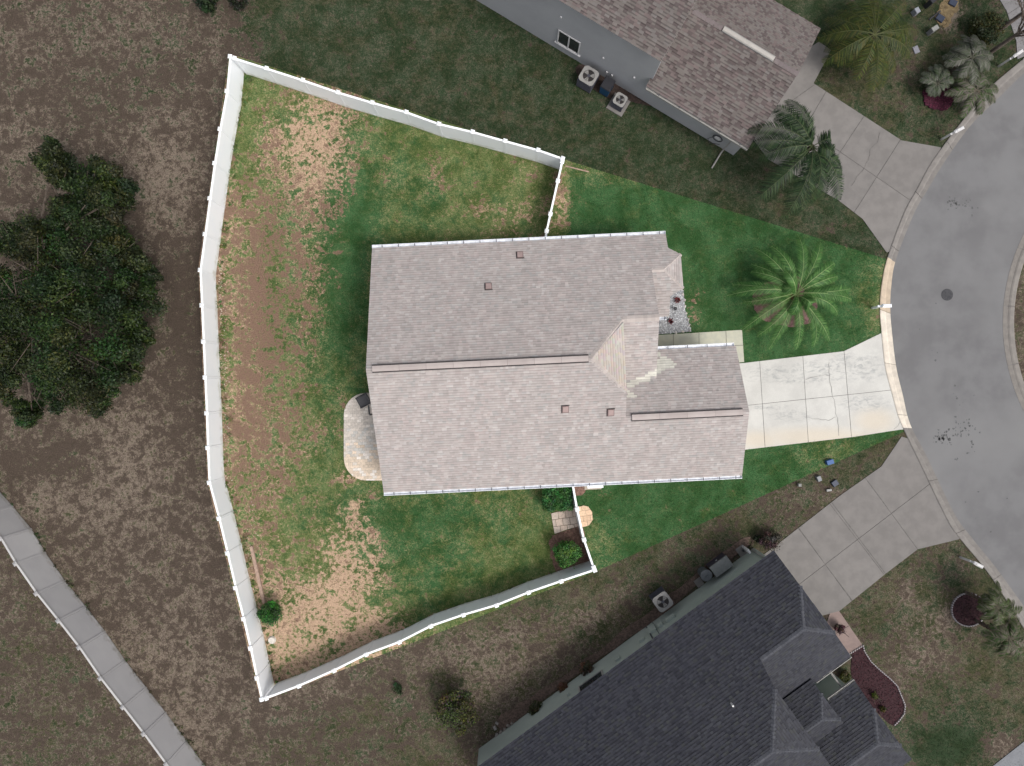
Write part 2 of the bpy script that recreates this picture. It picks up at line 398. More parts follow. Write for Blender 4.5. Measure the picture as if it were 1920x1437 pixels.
def maps(x, y, lot):
    px = x/S+960; py = 718.5-y/S
    if lot:
        g = samp(GL, px, py); g = .20+.80*g+.17*np.clip((g-.42)*3.5, 0, 1)-.04
        g = g+gb(px, py, [(735,335,26,40,-.4), (1300,560,22,38,-.55), (1300,600,30,18,-.5), (1330,610,28,10,-.25), (905,395,60,18,-.2), (960,330,50,16,-.3),
                          (665,600,50,200,.15), (665,945,12,14,-.6), (700,930,12,12,-.5), (640,740,12,18,-.5), (652,895,30,12,-.6), (1600,700,12,26,-.3), (1650,560,10,60,-.3),
                          (1550,868,26,14,-.4), (1440,835,30,22,-.2), (1100,1100,20,20,-.2), (1260,470,24,14,-.25), (480,600,24,160,-.2), (420,750,12,250,.25), (421,620,10,16,.4),
                          (1650,600,22,40,-.25), (1590,800,60,10,-.15), (1050,370,16,60,-.35), (1500,1245,14,14,0), (505,1245,14,40,.2), (1130,925,28,16,-.3), (930,955,60,24,-.3)])
        tone = np.clip(.25+.75*(px > 1060)+gb(px, py, [(640,500,80,300,.75), (760,360,120,90,.3), (860,960,200,50,.5), (800,1060,90,90,.55), (690,1000,60,80,.3), (960,450,60,50,.1)])-gb(px, py, [(1650,560,40,80,.5), (1100,320,90,26,.5), (1560,850,80,30,.4), (1100,1020,60,60,.5), (1640,700,40,40,.3)]), 0, 1)
        sand = .54+gb(px, py, [(570,260,70,80,.5), (650,1050,70,140,.55), (600,1190,130,90,.45), (720,1190,60,40,.4), (990,390,60,40,.3), (870,430,60,30,.3)])-gb(px, py, [(500,600,60,250,.55), (450,900,30,100,.2)])
    else:
        g = samp(GF, px, py)
        g = g+gb(px, py, [(60,1045,30,60,.3), (110,1090,30,20,.3), (1200,1400,9,9,0), (1060,1120,60,20,.15), (1180,1110,40,20,-.2), (1110,1160,40,24,-.25), (960,1190,40,20,-.25), (1000,1240,40,24,-.25),
                          (1640,1070,20,14,-.4), (1700,1110,12,26,-.5), (1780,1160,14,20,-.5), (1730,1240,50,30,-.4), (1680,1290,30,40,-.35), (1850,1290,26,10,-.4), (1880,1400,40,34,-.9), (1800,1060,12,16,-.3),
                          (1580,930,40,24,-.35), (1480,930,60,20,-.25), (1350,985,60,14,-.2), (1780,25,18,30,-.8), (1590,290,12,8,-.4), (1690,140,30,14,-.3), (1560,430,10,9,-.6), (1360,1020,160,10,-.15)])
        tone = np.clip(.45+.35*(py < 480)+gb(px, py, [(1780,1400,100,60,.6), (1600,60,80,60,.3)])-gb(px, py, [(1640,130,120,90,.35), (1000,1300,200,120,.3), (300,900,300,600,.3)]), 0, 1)
        sand = .34+gb(px, py, [(310,320,60,90,.45), (345,400,24,60,.3), (230,880,60,120,.35), (100,930,70,40,.3), (150,60,100,60,.15), (290,60,60,60,.2), (350,1250,90,150,.12), (880,1200,90,80,.25), (40,250,80,80,.1), (1100,1150,90,50,.35), (1740,1150,80,80,.4), (1500,930,90,40,.15), (960,1300,150,90,.25), (330,1380,60,60,.3), (250,1230,70,40,.25), (60,960,60,30,.2), (1780,25,30,30,.9)])-gb(px, py, [(345,560,40,220,.3), (150,170,160,60,.1), (90,870,90,60,.25), (330,120,60,60,.1)])
    return np.clip(g, 0, 1), tone, np.clip(sand, 0, 1)

def attrs_for(x, y, lot, shade=None):
    g, t, s_ = maps(x, y, lot)
    return {'green': g, 'tone': t, 'sand': s_, 'shade': np.ones_like(x) if shade is None else shade}
xs = np.r_[np.array([-400,-200,-100,-60,-45]), np.arange(-34, 34.01, .4), np.array([45,60,100,200,400])]
ys = np.r_[np.array([-400,-200,-100,-60,-40]), np.arange(-28, 28.01, .4), np.array([40,60,100,200,400])]
X, Y = np.meshgrid(xs, ys); nx, ny = len(xs), len(ys)
V = np.stack([X.ravel(), Y.ravel(), np.zeros(X.size)], 1)
I = (np.arange(ny-1)[:,None]*nx+np.arange(nx-1)[None]).ravel()
Fq = np.stack([I, I+1, I+1+nx, I+nx], 1)
o = npmesh('ground', V, Fq, MT['field'], attrs=attrs_for(V[:,0], V[:,1], False)); tag(o, kind='structure')

kerb_in = [(1990,20),(1920,108),(1911,117),(1853,167),(1803,228),(1768,274),(1741,313),(1718,356),(1694,400),(1664,481),(1653,530),(1649,576),(1652,622),(1659,688),(1672,739),(1687,790),(1718,856),(1775,974),(1800,1011),(1856,1080),(1915,1172),(1990,1290)]
kerb_rd = [(2010,50),(1935,125),(1920,137),(1866,190),(1816,240),(1766,311),(1738,358),(1714,400),(1680,486),(1671,535),(1669,580),(1672,622),(1680,688),(1692,739),(1706,795),(1736,853),(1789,963),(1823,1010),(1868,1066),(1925,1145),(2010,1270)]
KI = resample(smooth(kerb_in), 400); KR = resample(smooth(kerb_rd), 400)
def kerb_between(y0, y1): return [tuple(p) for p in KI if y0 < p[1] < y1]

lot_px = [(430,101),(372,500),(389,905),(489,1316),(1117,1072),(1690,812)]+kerb_between(487, 812)[::-1]+[(1664,487),(1056,299)]
lotw = [W(*p) for p in lot_px]
def inpoly(x, y, poly):
    c = np.zeros(len(x), bool); n = len(poly)
    for i in range(n):
        x1, y1 = poly[i][0], poly[i][1]; x2, y2 = poly[(i+1)%n][0], poly[(i+1)%n][1]
        if y1 == y2: continue
        c ^= ((y1 > y) != (y2 > y)) & (x < (x2-x1)*(y-y1)/(y2-y1)+x1)
    return c
gx, gy = np.meshgrid(np.arange(-18, 22.5, .35), np.arange(-18, 18.6, .35)); gx = gx.ravel(); gy = gy.ravel()
k = inpoly(gx, gy, lotw); n0 = len(lotw)
vv = [Vector((p.x, p.y)) for p in lotw]+[Vector((float(a), float(b))) for a, b in zip(gx[k], gy[k])]
r = delaunay_2d_cdt(vv, [], [list(range(n0))], 1, 1e-5)
V = np.array([(p.x, p.y, .004) for p in r[0]]); Ft = np.array([tuple(f) for f in r[2] if len(f) == 3])
o = npmesh('lawn', V, Ft, MT['lawn'], attrs=attrs_for(V[:,0], V[:,1], True)); tag(o, kind='structure')

# road, kerbs, island
mb = MB(); road = [W(*p) for p in KR]+[W(3200,1400), W(3200,-100)]
tri = tessellate_polygon([[Vector((p.x, p.y, 0)) for p in road]])
me = bpy.data.meshes.new('road'); me.from_pydata([(p.x, p.y, .008) for p in road], [], [tuple(t) for t in tri]); me.materials.append(MT['asphalt'])
o = bpy.data.objects.new('road', me); COL.objects.link(o); tag(o, kind='structure')
prof = [(0,.0),(0,.06),(.08,.075),(.40,.075),(.52,.045),(.56,.028),(.62,.026),(1,.016),(1,.0)]
def kerb(name, A, B, seg, colfn):
    root = bpy.data.objects.new(name, None); COL.objects.link(root); tag(root, kind='structure')
    n = len(A); i = 0
    while i < n-1:
        j = min(n-1, i+seg); m = MB(); c = colfn((A[i]+A[j])/2); base = 0
        for k in range(i, j+1):
            f = k
            a = np.array(W(*A[k])[:2]); b = np.array(W(*B[k])[:2])
            if k == j and j < n-1:
                a2 = np.array(W(*A[k-1])[:2]); b2 = np.array(W(*B[k-1])[:2]); tt = .022/max(.05, np.hypot(*(a-a2)))
                a = a+(a2-a)*tt; b = b+(b2-b)*tt
            for t, z in prof: q = a+(b-a)*t; m.v.append((q[0], q[1], z+.002))
        q = len(prof)
        for k in range(j-i):
            for t in range(q-1):
                s0 = k*q+t; m.f.append((s0, s0+q, s0+q+1, s0+1)); m.c.append(c if t < 4 else tuple(x*.9 for x in c))
        m.f.append(tuple(range(q))); m.c.append(c); m.f.append(tuple(range((j-i)*q+q-1, (j-i)*q-1, -1))); m.c.append(c)
        m.build('kerb_segment', MT['kerb'], root); i = j
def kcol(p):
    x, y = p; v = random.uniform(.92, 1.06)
    if 490 < y < 625: return (2.5*v, 2.2*v, 1.8*v)  # peach staining, plus the lot highlight put into the kerb colour
    if 625 <= y < 812 and x < 1720: return (3.0*v, 2.9*v, 2.65*v)  # lot highlight painted into the concrete tint
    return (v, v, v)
# split so that joints fall at the two ends of the section with the highlight put into its colour
def cut(y0, y1):
    s = [i for i in range(400) if y0 <= KI[i][1] <= y1]; return s[0], s[-1]
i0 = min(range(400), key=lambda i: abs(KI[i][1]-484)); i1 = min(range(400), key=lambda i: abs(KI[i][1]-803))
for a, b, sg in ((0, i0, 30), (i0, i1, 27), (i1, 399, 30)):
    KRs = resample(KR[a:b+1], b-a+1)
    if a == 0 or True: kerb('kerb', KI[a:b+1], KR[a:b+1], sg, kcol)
C = np.array([2250, 605.]); th = np.linspace(math.radians(115), math.radians(245), 120)
A = np.stack([C[0]+350*np.cos(th), C[1]+350*np.sin(th)], 1); B = np.stack([C[0]+370*np.cos(th), C[1]+370*np.sin(th)], 1)
kerb('kerb', A, B, 16, lambda p: (1, .99, .97))
th = np.linspace(0, 2*math.pi, 90, endpoint=False)
isl = np.array([(W(C[0]+350*math.cos(a), C[1]+350*math.sin(a)).x, W(C[0]+350*math.cos(a), C[1]+350*math.sin(a)).y, .02) for a in th])
cen = np.array([[*W(*C)[:2], .02]])
V = np.vstack([isl, cen]); Ft = np.array([(i, (i+1)%90, 90) for i in range(90)])[:, ::-1]
g_ = np.full(91, .35)
o = npmesh('island_ground', V, Ft, MT['field'], attrs={'green': g_, 'tone': g_*0+.3, 'sand': g_*0+.45, 'shade': g_*0+1}); tag(o, kind='structure')

# ------------------------------------------------------------------ concrete slabs: split a polygon by joint lines into separate slabs
def slabs(root, poly_px, lines, m, z1=.03, gap=.018, part='slab', jitter=.03, tints=None, bed=MT['joint']):
    pieces = [[tuple(W(*p)[:2]) for p in poly_px]]
    for (a, b) in lines:
        A_ = W(*a); B_ = W(*b); d = (B_-A_).normalized(); nx_, ny_ = -d.y, d.x; c = nx_*A_.x+ny_*A_.y; out = []
        for p in pieces:
            for q in (halfclip(p, nx_, ny_, c+gap), halfclip(p, -nx_, -ny_, -c+gap)):
                if len(q) > 2 and abs(area(q)) > .01: out.append(q)
        pieces = out
    for p in pieces:
        v = random.uniform(1-jitter, 1+jitter); col = random.choice(tints) if tints else (1,1,1)
        M_ = MB(); M_.prism(p, 0.009, z1+random.uniform(-.002, .002), (v*col[0], v*col[1], v*col[2])); M_.build(part, m, root)
    if bed:
        M_ = MB(); M_.prism([tuple(W(*p)[:2]) for p in poly_px], 0.0, z1*.5, (1,1,1)); M_.build('bed', bed, root)
    return pieces
def sroot(name):
    o = bpy.data.objects.new(name, None); COL.objects.link(o); return tag(o, kind='structure')
def ribbon(pts, w, z, m, root, name='crack'):
    """thin dark line following pixel points"""
    P = []
    for i in range(len(pts)-1):
        for t in np.linspace(0, 1, 5)[:-1]:
            P.append((pts[i][0]+(pts[i+1][0]-pts[i][0])*t+random.uniform(-1.2,1.2), pts[i][1]+(pts[i+1][1]-pts[i][1])*t+random.uniform(-1.2,1.2)))
    P.append(pts[-1]); Q = [W(*p) for p in P]; M_ = MB()
    L_, R_ = [], []
    for i, p in enumerate(Q):
        d = (Q[min(i+1, len(Q)-1)]-Q[max(i-1, 0)]).normalized(); n = Vector((-d.y, d.x, 0))*w*random.uniform(.3, .7)
        L_.append(p+n); R_.append(p-n)
    for i in range(len(Q)-1):
        M_.prism([L_[i][:2], R_[i][:2], R_[i+1][:2], L_[i+1][:2]], z-.004, z, bottom=False)
    return M_.build(name, m, root)

d1 = sroot('driveway')
slabs(d1, [(1330,686),(1395,681),(1582,659),(1652,625)]+kerb_between(626, 806)+[(1686,806),(1596,820),(1400,843),(1330,850)],
      [((1424,678),(1434,838)), ((1505,669),(1515,828)), ((1582,658),(1596,819)), ((1405,760),(1668,732))], MT['drive'], .034, .012)
ribbon([(1554,681),(1554,700),(1556,722),(1562,745),(1565,762),(1568,780),(1573,800),(1572,817)], .02, .042, MT['crack'], d1)
ribbon([(1508,712),(1530,707),(1548,704),(1554,705)], .02, .042, MT['crack'], d1)
ribbon([(1510,783),(1535,786),(1552,788),(1566,782)], .02, .042, MT['crack'], d1)
ribbon([(1676,806),(1688,790)], .02, .042, MT['crack'], d1)
w1 = sroot('walkway')
slabs(w1, [(1180,632),(1391,619),(1393,650),(1395,679),(1368,682),(1366,658),(1180,668)],
      [((1262,600),(1263,700)), ((1310,600),(1311,700)), ((1360,600),(1362,658)), ((1340,649),(1420,647))], MT['walk'], .034, .014)
d2 = sroot('driveway')
slabs(d2, [(1400,246),(1470,120),(1535,79),(1558,95),(1525,157),(1690,264),(1764,277)]+kerb_between(280, 478)[:-1]+[(1662,474),(1617,411),(1573,377),(1440,299)],
      [((1545,178),(1524,214)), ((1615,225),(1525,360)), ((1688,262),(1600,400)), ((1497,232),(1700,372)), ((1470,200),(1540,150))], MT['slab2'], .034, .014)
ribbon([(1650,248),(1644,268),(1632,280),(1628,300),(1618,318),(1606,332),(1595,350)], .02, .042, MT['joint'], d2)
d3 = sroot('driveway')
slabs(d3, [(1400,1064),(1470,1011),(1574,930),(1652,875),(1690,819)]+kerb_between(822, 1010)+[(1798,1011),(1720,1030),(1661,1075),(1573,1146),(1520,1160)],
      [((1540,925),(1590,990)), ((1567,953),(1660,1076)), ((1673,966),(1720,1030)), ((1504,1091),(1720,925)), ((1521,1024),(1545,1056)), ((1545,1056),(1595,1125))], MT['slab2'], .034, .014)
w3 = sroot('walkway')
slabs(w3, [(1556,1150),(1573,1146),(1617,1210),(1590,1228),(1545,1180)], [((1580,1180),(1600,1168))], mat('pinkish_path', (.26,.195,.175), (.22,.165,.15), 2), .034, .012)
d4 = sroot('driveway')
slabs(d4, [(1850,1445),(1925,1386),(2000,1330),(2000,1500),(1850,1500)], [], MT['slab2'], .034, tints=[(.98,1.08,1.22)])
d5 = sroot('driveway')
slabs(d5, [(1862,-20),(1887,22),(1905,78),(1907,112),(1925,104),(1990,20),(1990,-60),(1862,-60)], [((1900,20),(1960,-20))], MT['slab2'], .034, tints=[(1.05,1.08,1.15)])
# small tar marks on the road
TM = MB()
for cx, cy, rx, ry, n in ((1768,820,16,11,60), (1805,804,20,16,40), (1788,382,14,8,22), (1812,386,12,18,18), (1823,838,7,12,10), (1795,861,3,3,3), (1800,760,30,40,10), (1740,600,60,90,6), (1850,930,40,60,5)):
    for _ in range(n):
        p = W(random.gauss(cx, rx*.6), random.gauss(cy, ry*.6)); r_ = random.uniform(.015, .075)
        TM.prism([(p.x+r_*math.cos(a)*random.uniform(.4,1.2), p.y+r_*math.sin(a)*random.uniform(.4,1.2)) for a in np.linspace(0, 5.5, 7)], .009, .013, bottom=False)
tag(TM.build('tar_spots', MT['stain']), 'small dark tar and oil marks scattered on the grey asphalt road', 'tar marks', kind='stuff')
mh = MB(); c = W(1776,553,.02); mh.ring((c.x, c.y), .27, .33, .008, .022, 28); mh.disc((c.x, c.y, .008), .265, .02, 28)
for a in range(-3, 4): mh.box((c.x+a*.06, c.y, .028), .02, .36-abs(a)*.06, .006)
tag(mh.build('manhole_cover', MT['iron']), 'round dark manhole cover in the grey road beside the lot', 'manhole cover')

# ------------------------------------------------------------------ grass blades over lawn and verges
solid_px = [  # areas without grass
    [(690,460),(1255,430),(1290,480),(1290,630),(1395,615),(1395,680),(1582,659),(1652,625),(1700,806),(1400,843),(1395,893),(720,925)],
    [(640,745),(700,730),(720,905),(660,900)],
]
solid2 = [[(900,-60),(1270,225),(1378,292),(1440,300),(1573,377),(1662,474),(1764,277),(1525,157),(1558,95),(1470,-60)],
          [(935,1377),(1416,1026),(1470,1011),(1574,930),(1652,875),(1700,806),(1800,1011),(1720,1030),(1573,1146),(1617,1210),(1700,1360),(1740,1500),(900,1500)]]
def blades(name, lot, n, label, hmin, hmax):
    x = rng.uniform(-30.5, 30.5, n); y = rng.uniform(-23, 23, n)
    il = inpoly(x, y, lotw); k = il if lot else ~il
    rd = [W(*p) for p in list(KI)+[(2600,1400),(2600,-100)]]
    k &= ~inpoly(x, y, rd)
    for pl in (solid_px if lot else solid2): k &= ~inpoly(x, y, [W(*p) for p in pl])
    x, y = x[k], y[k]; g, t, s_ = maps(x, y, lot)
    k = rng.random(len(x)) < (g*1.15-.2)*.7; x, y = x[k], y[k]; n = len(x)
    a = rng.uniform(0, 2*math.pi, n); h = rng.uniform(hmin, hmax, n); w = rng.uniform(.008, .02, n); le = h*rng.uniform(.4, 1.5, n)
    dx, dy = np.cos(a), np.sin(a)
    V = np.zeros((n, 3, 3)); V[:,0] = np.stack([x-dy*w, y+dx*w, np.full(n, .004)], 1); V[:,1] = np.stack([x+dy*w, y-dx*w, np.full(n, .004)], 1)
    V[:,2] = np.stack([x+dx*le, y+dy*le, h], 1); V = V.reshape(-1, 3); Fb = np.arange(3*n).reshape(-1, 3)
    at = attrs_for(np.repeat(x, 3), np.repeat(y, 3), lot, np.repeat(rng.uniform(.75, 1.5, n), 3)); at['green'] = np.maximum(at['green'], .6)
    o = npmesh(name, V, Fb, MT['lawn' if lot else 'field'], attrs=at); tag(o, label, 'grass', kind='stuff')
blades('grass', True, 900000, 'bright green mown lawn grass growing inside the white fence and around the house', .03, .075)
blades('grass', False, 700000, 'dull green grass growing on the neighbouring yards and field', .03, .085)

# ------------------------------------------------------------------ roofs
class Loc:
    def __init__(s, ea, ed, k=1.0): s.ea = ea; s.ed = ed; s.k = k
    def p(s, a, d, z): return Vector(((s.ea[0]*a+s.ed[0]*d)*s.k, (s.ea[1]*a+s.ed[1]*d)*s.k, z))
def roof_plane(dk, sh, pts, colfn, expo=.14, thick=.024, tw=(.12,.28), depth=.1, band=.8, bp=.9):
    """pts: planar 3-D polygon. dk gets the deck slab, sh gets the shingle tabs"""
    P = [Vector(p) for p in pts]
    n = Vector((0,0,0))
    for i in range(len(P)):
        a, b = P[i], P[(i+1)%len(P)]
        n += Vector(((a.y-b.y)*(a.z+b.z), (a.z-b.z)*(a.x+b.x), (a.x-b.x)*(a.y+b.y)))
    n.normalize()
    if n.z < 0: n = -n; P.reverse()
    U = Vector((0,0,1)).cross(n).normalized(); Vv = n.cross(U)     # U horizontal, Vv upslope
    dk.slab([p-n*(.004+depth) for p in P], n*depth)
    O = P[0]; q = [((p-O).dot(U), (p-O).dot(Vv)) for p in P]
    x0, x1 = min(a for a, b in q), max(a for a, b in q); y0, y1 = min(b for a, b in q), max(b for a, b in q)
    y = y0; row = 0
    while y < y1:
        x = x0-random.uniform(0, .3)
        while x < x1:
            w = random.uniform(*tw); c = rectclip(q, x, x+w, y, y+expo)
            if len(c) > 2 and abs(area(c)) > 1e-4:
                if area(c) < 0: c.reverse()
                lift = thick*random.choice((.45, 1.0, 1.0)); cx = sum(a for a, b in c)/len(c); cy = sum(b for a, b in c)/len(c)
                col = colfn(O+U*cx+Vv*cy)
                top = [O+U*a+Vv*b+n*(lift*(1-.75*(b-y)/expo)) for a, b in c]
                i = len(sh.v); m = len(c); sh.v += [tuple(p) for p in top]+[tuple(O+U*a+Vv*b) for a, b in c]
                sh.f.append(tuple(range(i, i+m))); sh.c.append(col)
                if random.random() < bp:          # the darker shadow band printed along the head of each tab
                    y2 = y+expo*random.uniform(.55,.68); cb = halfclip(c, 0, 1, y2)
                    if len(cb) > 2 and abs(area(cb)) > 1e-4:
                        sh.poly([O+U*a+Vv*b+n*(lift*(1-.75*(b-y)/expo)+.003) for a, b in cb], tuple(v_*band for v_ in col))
                for kk in range(m):
                    a_, b_ = c[kk], c[(kk+1)%m]
                    if a_[1] > y+expo-1e-4 and b_[1] > y+expo-1e-4: continue
                    sh.f.append((i+m+kk, i+m+(kk+1)%m, i+(kk+1)%m, i+kk)); sh.c.append(tuple(v*.45 if abs(a_[1]-b_[1]) < 1e-4 else v*.8 for v in col))  # edge faces darkened: shadow line under each course put into colour
            x += w
        y += expo; row += 1
def caps(m, a, b, col, w=.15, step=.2, lift=.035, jit=.12):
    """row of ridge-cap pieces laid over a ridge or hip from a to b"""
    a, b = Vector(a), Vector(b); d = b-a; L_ = d.length; d.normalize(); s_ = d.cross(Vector((0,0,1))).normalized(); up = s_.cross(d)
    n = max(1, int(L_/step))
    for i in range(n):
        p = a+d*(L_*i/n); q = a+d*(L_*(i+1)/n+.01); v = random.uniform(1-jit, 1+jit); c = tuple(x*v for x in col)
        dr = .06
        for s in (1, -1):
            A_ = [p+up*(lift*.5), q+up*lift, q+s_*s*w-up*dr+up*lift, p+s_*s*w-up*dr+up*lift*.5]
            if s < 0: A_.reverse()
            m.slab([x-up*.012 for x in A_][::1], up*.012, c)
def wallpanel(m, p0, p1, tops, th=.16):
    """vertical wall from p0 to p1 (2-D), tops = [(t, z)...] from p0 to p1, thickness inward to the left"""
    p0 = Vector((p0[0], p0[1], 0)); p1 = Vector((p1[0], p1[1], 0)); d = (p1-p0).normalized(); n = Vector((-d.y, d.x, 0))
    pts = [p0, p1]+[p0+(p1-p0)*t+Vector((0,0,z)) for t, z in tops[::-1]]
    m.slab(pts, n*th)
def vents(root, P, ang, n, m):
    mb_ = MB(); mb_.box(P-Vector((0,0,.10)), .36, .32, .17, ang, (.62,.52,.50)); mb_.build('roof_vent', m, root)

# ---- main house
hz = math.radians(2.75); ch, shh = math.cos(hz), math.sin(hz)
L1 = Loc((ch, shh), (-shh, ch))
T = .46; EZ = 2.7
zN = lambda v: EZ+(7.39-v)*T
zS = lambda v: EZ+(v+5.4)*T
zG = lambda v: EZ+(1.375-v)*T
house = empty('house', W(1040,690), 'single storey house with a pale taupe shingle roof inside the white fenced lot', 'house')
bleach = [(1232,660),(1272,687),(1243,693),(1240,703),(1220,706),(1217,715),(1203,716),(1190,726),(1177,726),(1178,718),(1200,706),(1232,690)]
bleach2 = [(1176,733),(1196,741),(1190,748),(1176,744)]
def col1(p):
    x, y = proj(p); r_ = random.random(); v = random.uniform(.94, 1.06)
    x += random.uniform(-3, 3)
    if pip(x, y, bleach) or pip(x, y, bleach2): return (.60*v, .585*v, .52*v)
    base = (.415,.375,.358)
    if r_ < .08: base = (.455,.42,.405)
    elif r_ < .24: base = tuple(b*.92 for b in base)
    elif r_ < .34: base = (.385,.365,.352)
    elif r_ < .5: base = tuple(b*k_ for b, k_ in zip(base, (1.03,1.0,1.0)))
    return tuple(b*v for b in base)
dk, sh = MB(), MB()
def pl1(l, zf): return [L1.p(u, v, zf(u, v) if zf.__code__.co_argcount == 2 else zf(v)) for u, v in l]
RN = pl1([(-6.97,1.0),(3.89,1.0),(5.6,2.88),(7.4,2.88),(7.4,5.4),(8.0,5.4),(9.0,6.2),(8.4,6.6),(8.4,7.39),(-6.97,7.39)], zN)
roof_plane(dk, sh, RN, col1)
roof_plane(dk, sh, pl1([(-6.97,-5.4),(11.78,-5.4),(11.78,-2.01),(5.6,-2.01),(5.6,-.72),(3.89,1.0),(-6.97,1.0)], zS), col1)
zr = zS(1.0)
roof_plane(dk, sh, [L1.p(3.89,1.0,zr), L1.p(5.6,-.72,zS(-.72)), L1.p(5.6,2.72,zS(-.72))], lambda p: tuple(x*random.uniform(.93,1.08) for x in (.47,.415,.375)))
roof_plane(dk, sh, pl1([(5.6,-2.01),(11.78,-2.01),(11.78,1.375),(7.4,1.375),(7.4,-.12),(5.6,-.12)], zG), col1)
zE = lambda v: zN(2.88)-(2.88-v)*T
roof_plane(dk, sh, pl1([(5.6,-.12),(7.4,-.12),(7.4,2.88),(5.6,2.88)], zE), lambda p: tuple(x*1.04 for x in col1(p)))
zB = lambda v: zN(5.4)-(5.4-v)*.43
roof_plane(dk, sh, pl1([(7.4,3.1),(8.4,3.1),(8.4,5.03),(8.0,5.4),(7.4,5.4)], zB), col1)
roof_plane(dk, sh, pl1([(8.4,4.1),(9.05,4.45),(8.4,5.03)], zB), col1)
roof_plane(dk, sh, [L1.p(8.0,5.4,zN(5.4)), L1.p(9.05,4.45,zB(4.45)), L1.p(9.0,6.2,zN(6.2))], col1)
roof1 = dk.build('roof', MT['trim'], house)
s1 = sh.build('shingles', MT['shingle1'], roof1); tag(s1, kind='stuff')
cp = MB(); tn = (1.02,1.02,1.0)
caps(cp, L1.p(3.89,1.0,zr), L1.p(5.58,2.86,zN(2.88)), tn); caps(cp, L1.p(3.89,1.0,zr), L1.p(5.58,-.7,zS(-.72)), tn)
caps(cp, L1.p(5.6,2.88,zN(2.88)), L1.p(7.4,2.88,zN(2.88)), tn, .16); caps(cp, L1.p(7.4,5.4,zN(5.4)), L1.p(8.0,5.4,zN(5.4)), tn, .12)
caps(cp, L1.p(8.0,5.4,zN(5.4)), L1.p(9.0,6.2,zN(6.2)), tn, .10); caps(cp, L1.p(8.0,5.4,zN(5.4)), L1.p(9.05,4.45,zB(4.45)), tn, .10)
tag(cp.build('ridge_caps', MT['cap1'], roof1), kind='stuff')
fl = MB()      # step walls where roof levels meet
fl.slab([L1.p(5.6,-2.01,4.2), L1.p(5.6,-.72,zS(-.72)-.02), L1.p(5.6,2.72,zS(-.72)-.02), L1.p(5.6,2.88,4.5), L1.p(5.6,-.12,3.2)], L1.p(-.06,0,0))
fl.build('flashing', MT['cap1'], roof1)
def ridge_vent(a, b, w, root, m, edge=MT['dark'], name='ridge_vent', col=(1,1,1)):
    a, b = Vector(a), Vector(b); d = (b-a).normalized(); s_ = Vector((-d.y, d.x, 0))
    lo_ = MB(); lo_.slab([a+s_*(w+.055)-Vector((0,0,.12)), b+s_*(w+.055)-Vector((0,0,.12)), b-s_*(w+.055)-Vector((0,0,.12)), a-s_*(w+.055)-Vector((0,0,.12))], (0,0,.13))
    r_ = lo_.build(name, edge, root)
    L_ = (b-a).length; n = int(L_/1.2)
    M_ = MB()
    for i in range(n):
        p = a+(b-a)*(i/n); q = a+(b-a)*((i+1)/n)-d*.008; v = random.uniform(.95, 1.08); c = tuple(x*v for x in col)
        for s in (1, -1):
            A_ = [p+Vector((0,0,.035)), q+Vector((0,0,.035)), q+s_*s*w+Vector((0,0,.01)), p+s_*s*w+Vector((0,0,.01))]
            if s > 0: A_.reverse()
            M_.slab([x for x in A_], (0,0,.015), c)
    M_.build('vent_cap', m, r_)
ridge_vent(L1.p(-6.66,1.0,zr+.03), L1.p(3.72,1.0,zr+.03), .14, roof1, MT['cap1'], col=(.93,.92,.92))
ridge_vent(L1.p(5.9,-2.01,zG(-2.01)+.03), L1.p(11.45,-2.01,zG(-2.01)+.03), .14, roof1, MT['cap1'], col=(.93,.92,.92))
def roofvent(px, py, zfun, up):
    z = 4.0
    for _ in range(6):
        p = W(px, py, z); v = -p.x*shh+p.y*ch; z = zfun(v)
    M_ = MB(); c = W(px, py, z); w, l = .17, .18
    ea, ed = Vector((ch, shh, 0)), Vector((-shh, ch, 0)); dz = -T if up else T     # slope per metre along v
    def q(a, b, h): return c+ea*a+ed*b+Vector((0,0,dz*b+h))
    low = 1 if up else -1
    M_.slab([q(-w,-l,0), q(w,-l,0), q(w,l,0), q(-w,l,0)], (0,0,.07), (.55,.5,.5))
    M_.slab([q(-w*.8,-l*.8,.07), q(w*.8,-l*.8,.07), q(w*.8,l*.8,.07), q(-w*.8,l*.8,.07)], (0,0,.05), (1.0,.92,.9))
    o_ = M_.build('roof_vent', mat('vent_paint', (.36,.29,.28), (.32,.26,.25), 4, tint=True) if 'vent_paint' not in bpy.data.materials else bpy.data.materials['vent_paint'], roof1)
    D = MB(); s = -low
    D.slab([q(-w-.03, s*(l+.03), .005), q(w+.03, s*(l+.03), .005), q(w+.03, s*(l-.02), .005), q(-w-.03, s*(l-.02), .005)], (0,0,.05))
    D.slab([q(-w-.03,-l,.005), q(-w+.02,-l,.005), q(-w+.02,l,.005), q(-w-.03,l,.005)], (0,0,.05))
    D.build('vent_opening', MT['dark'], o_)
roofvent(975,478,zN,True); roofvent(916,537,zN,True); roofvent(1060,768,zS,False); roofvent(1145,774,zS,False)
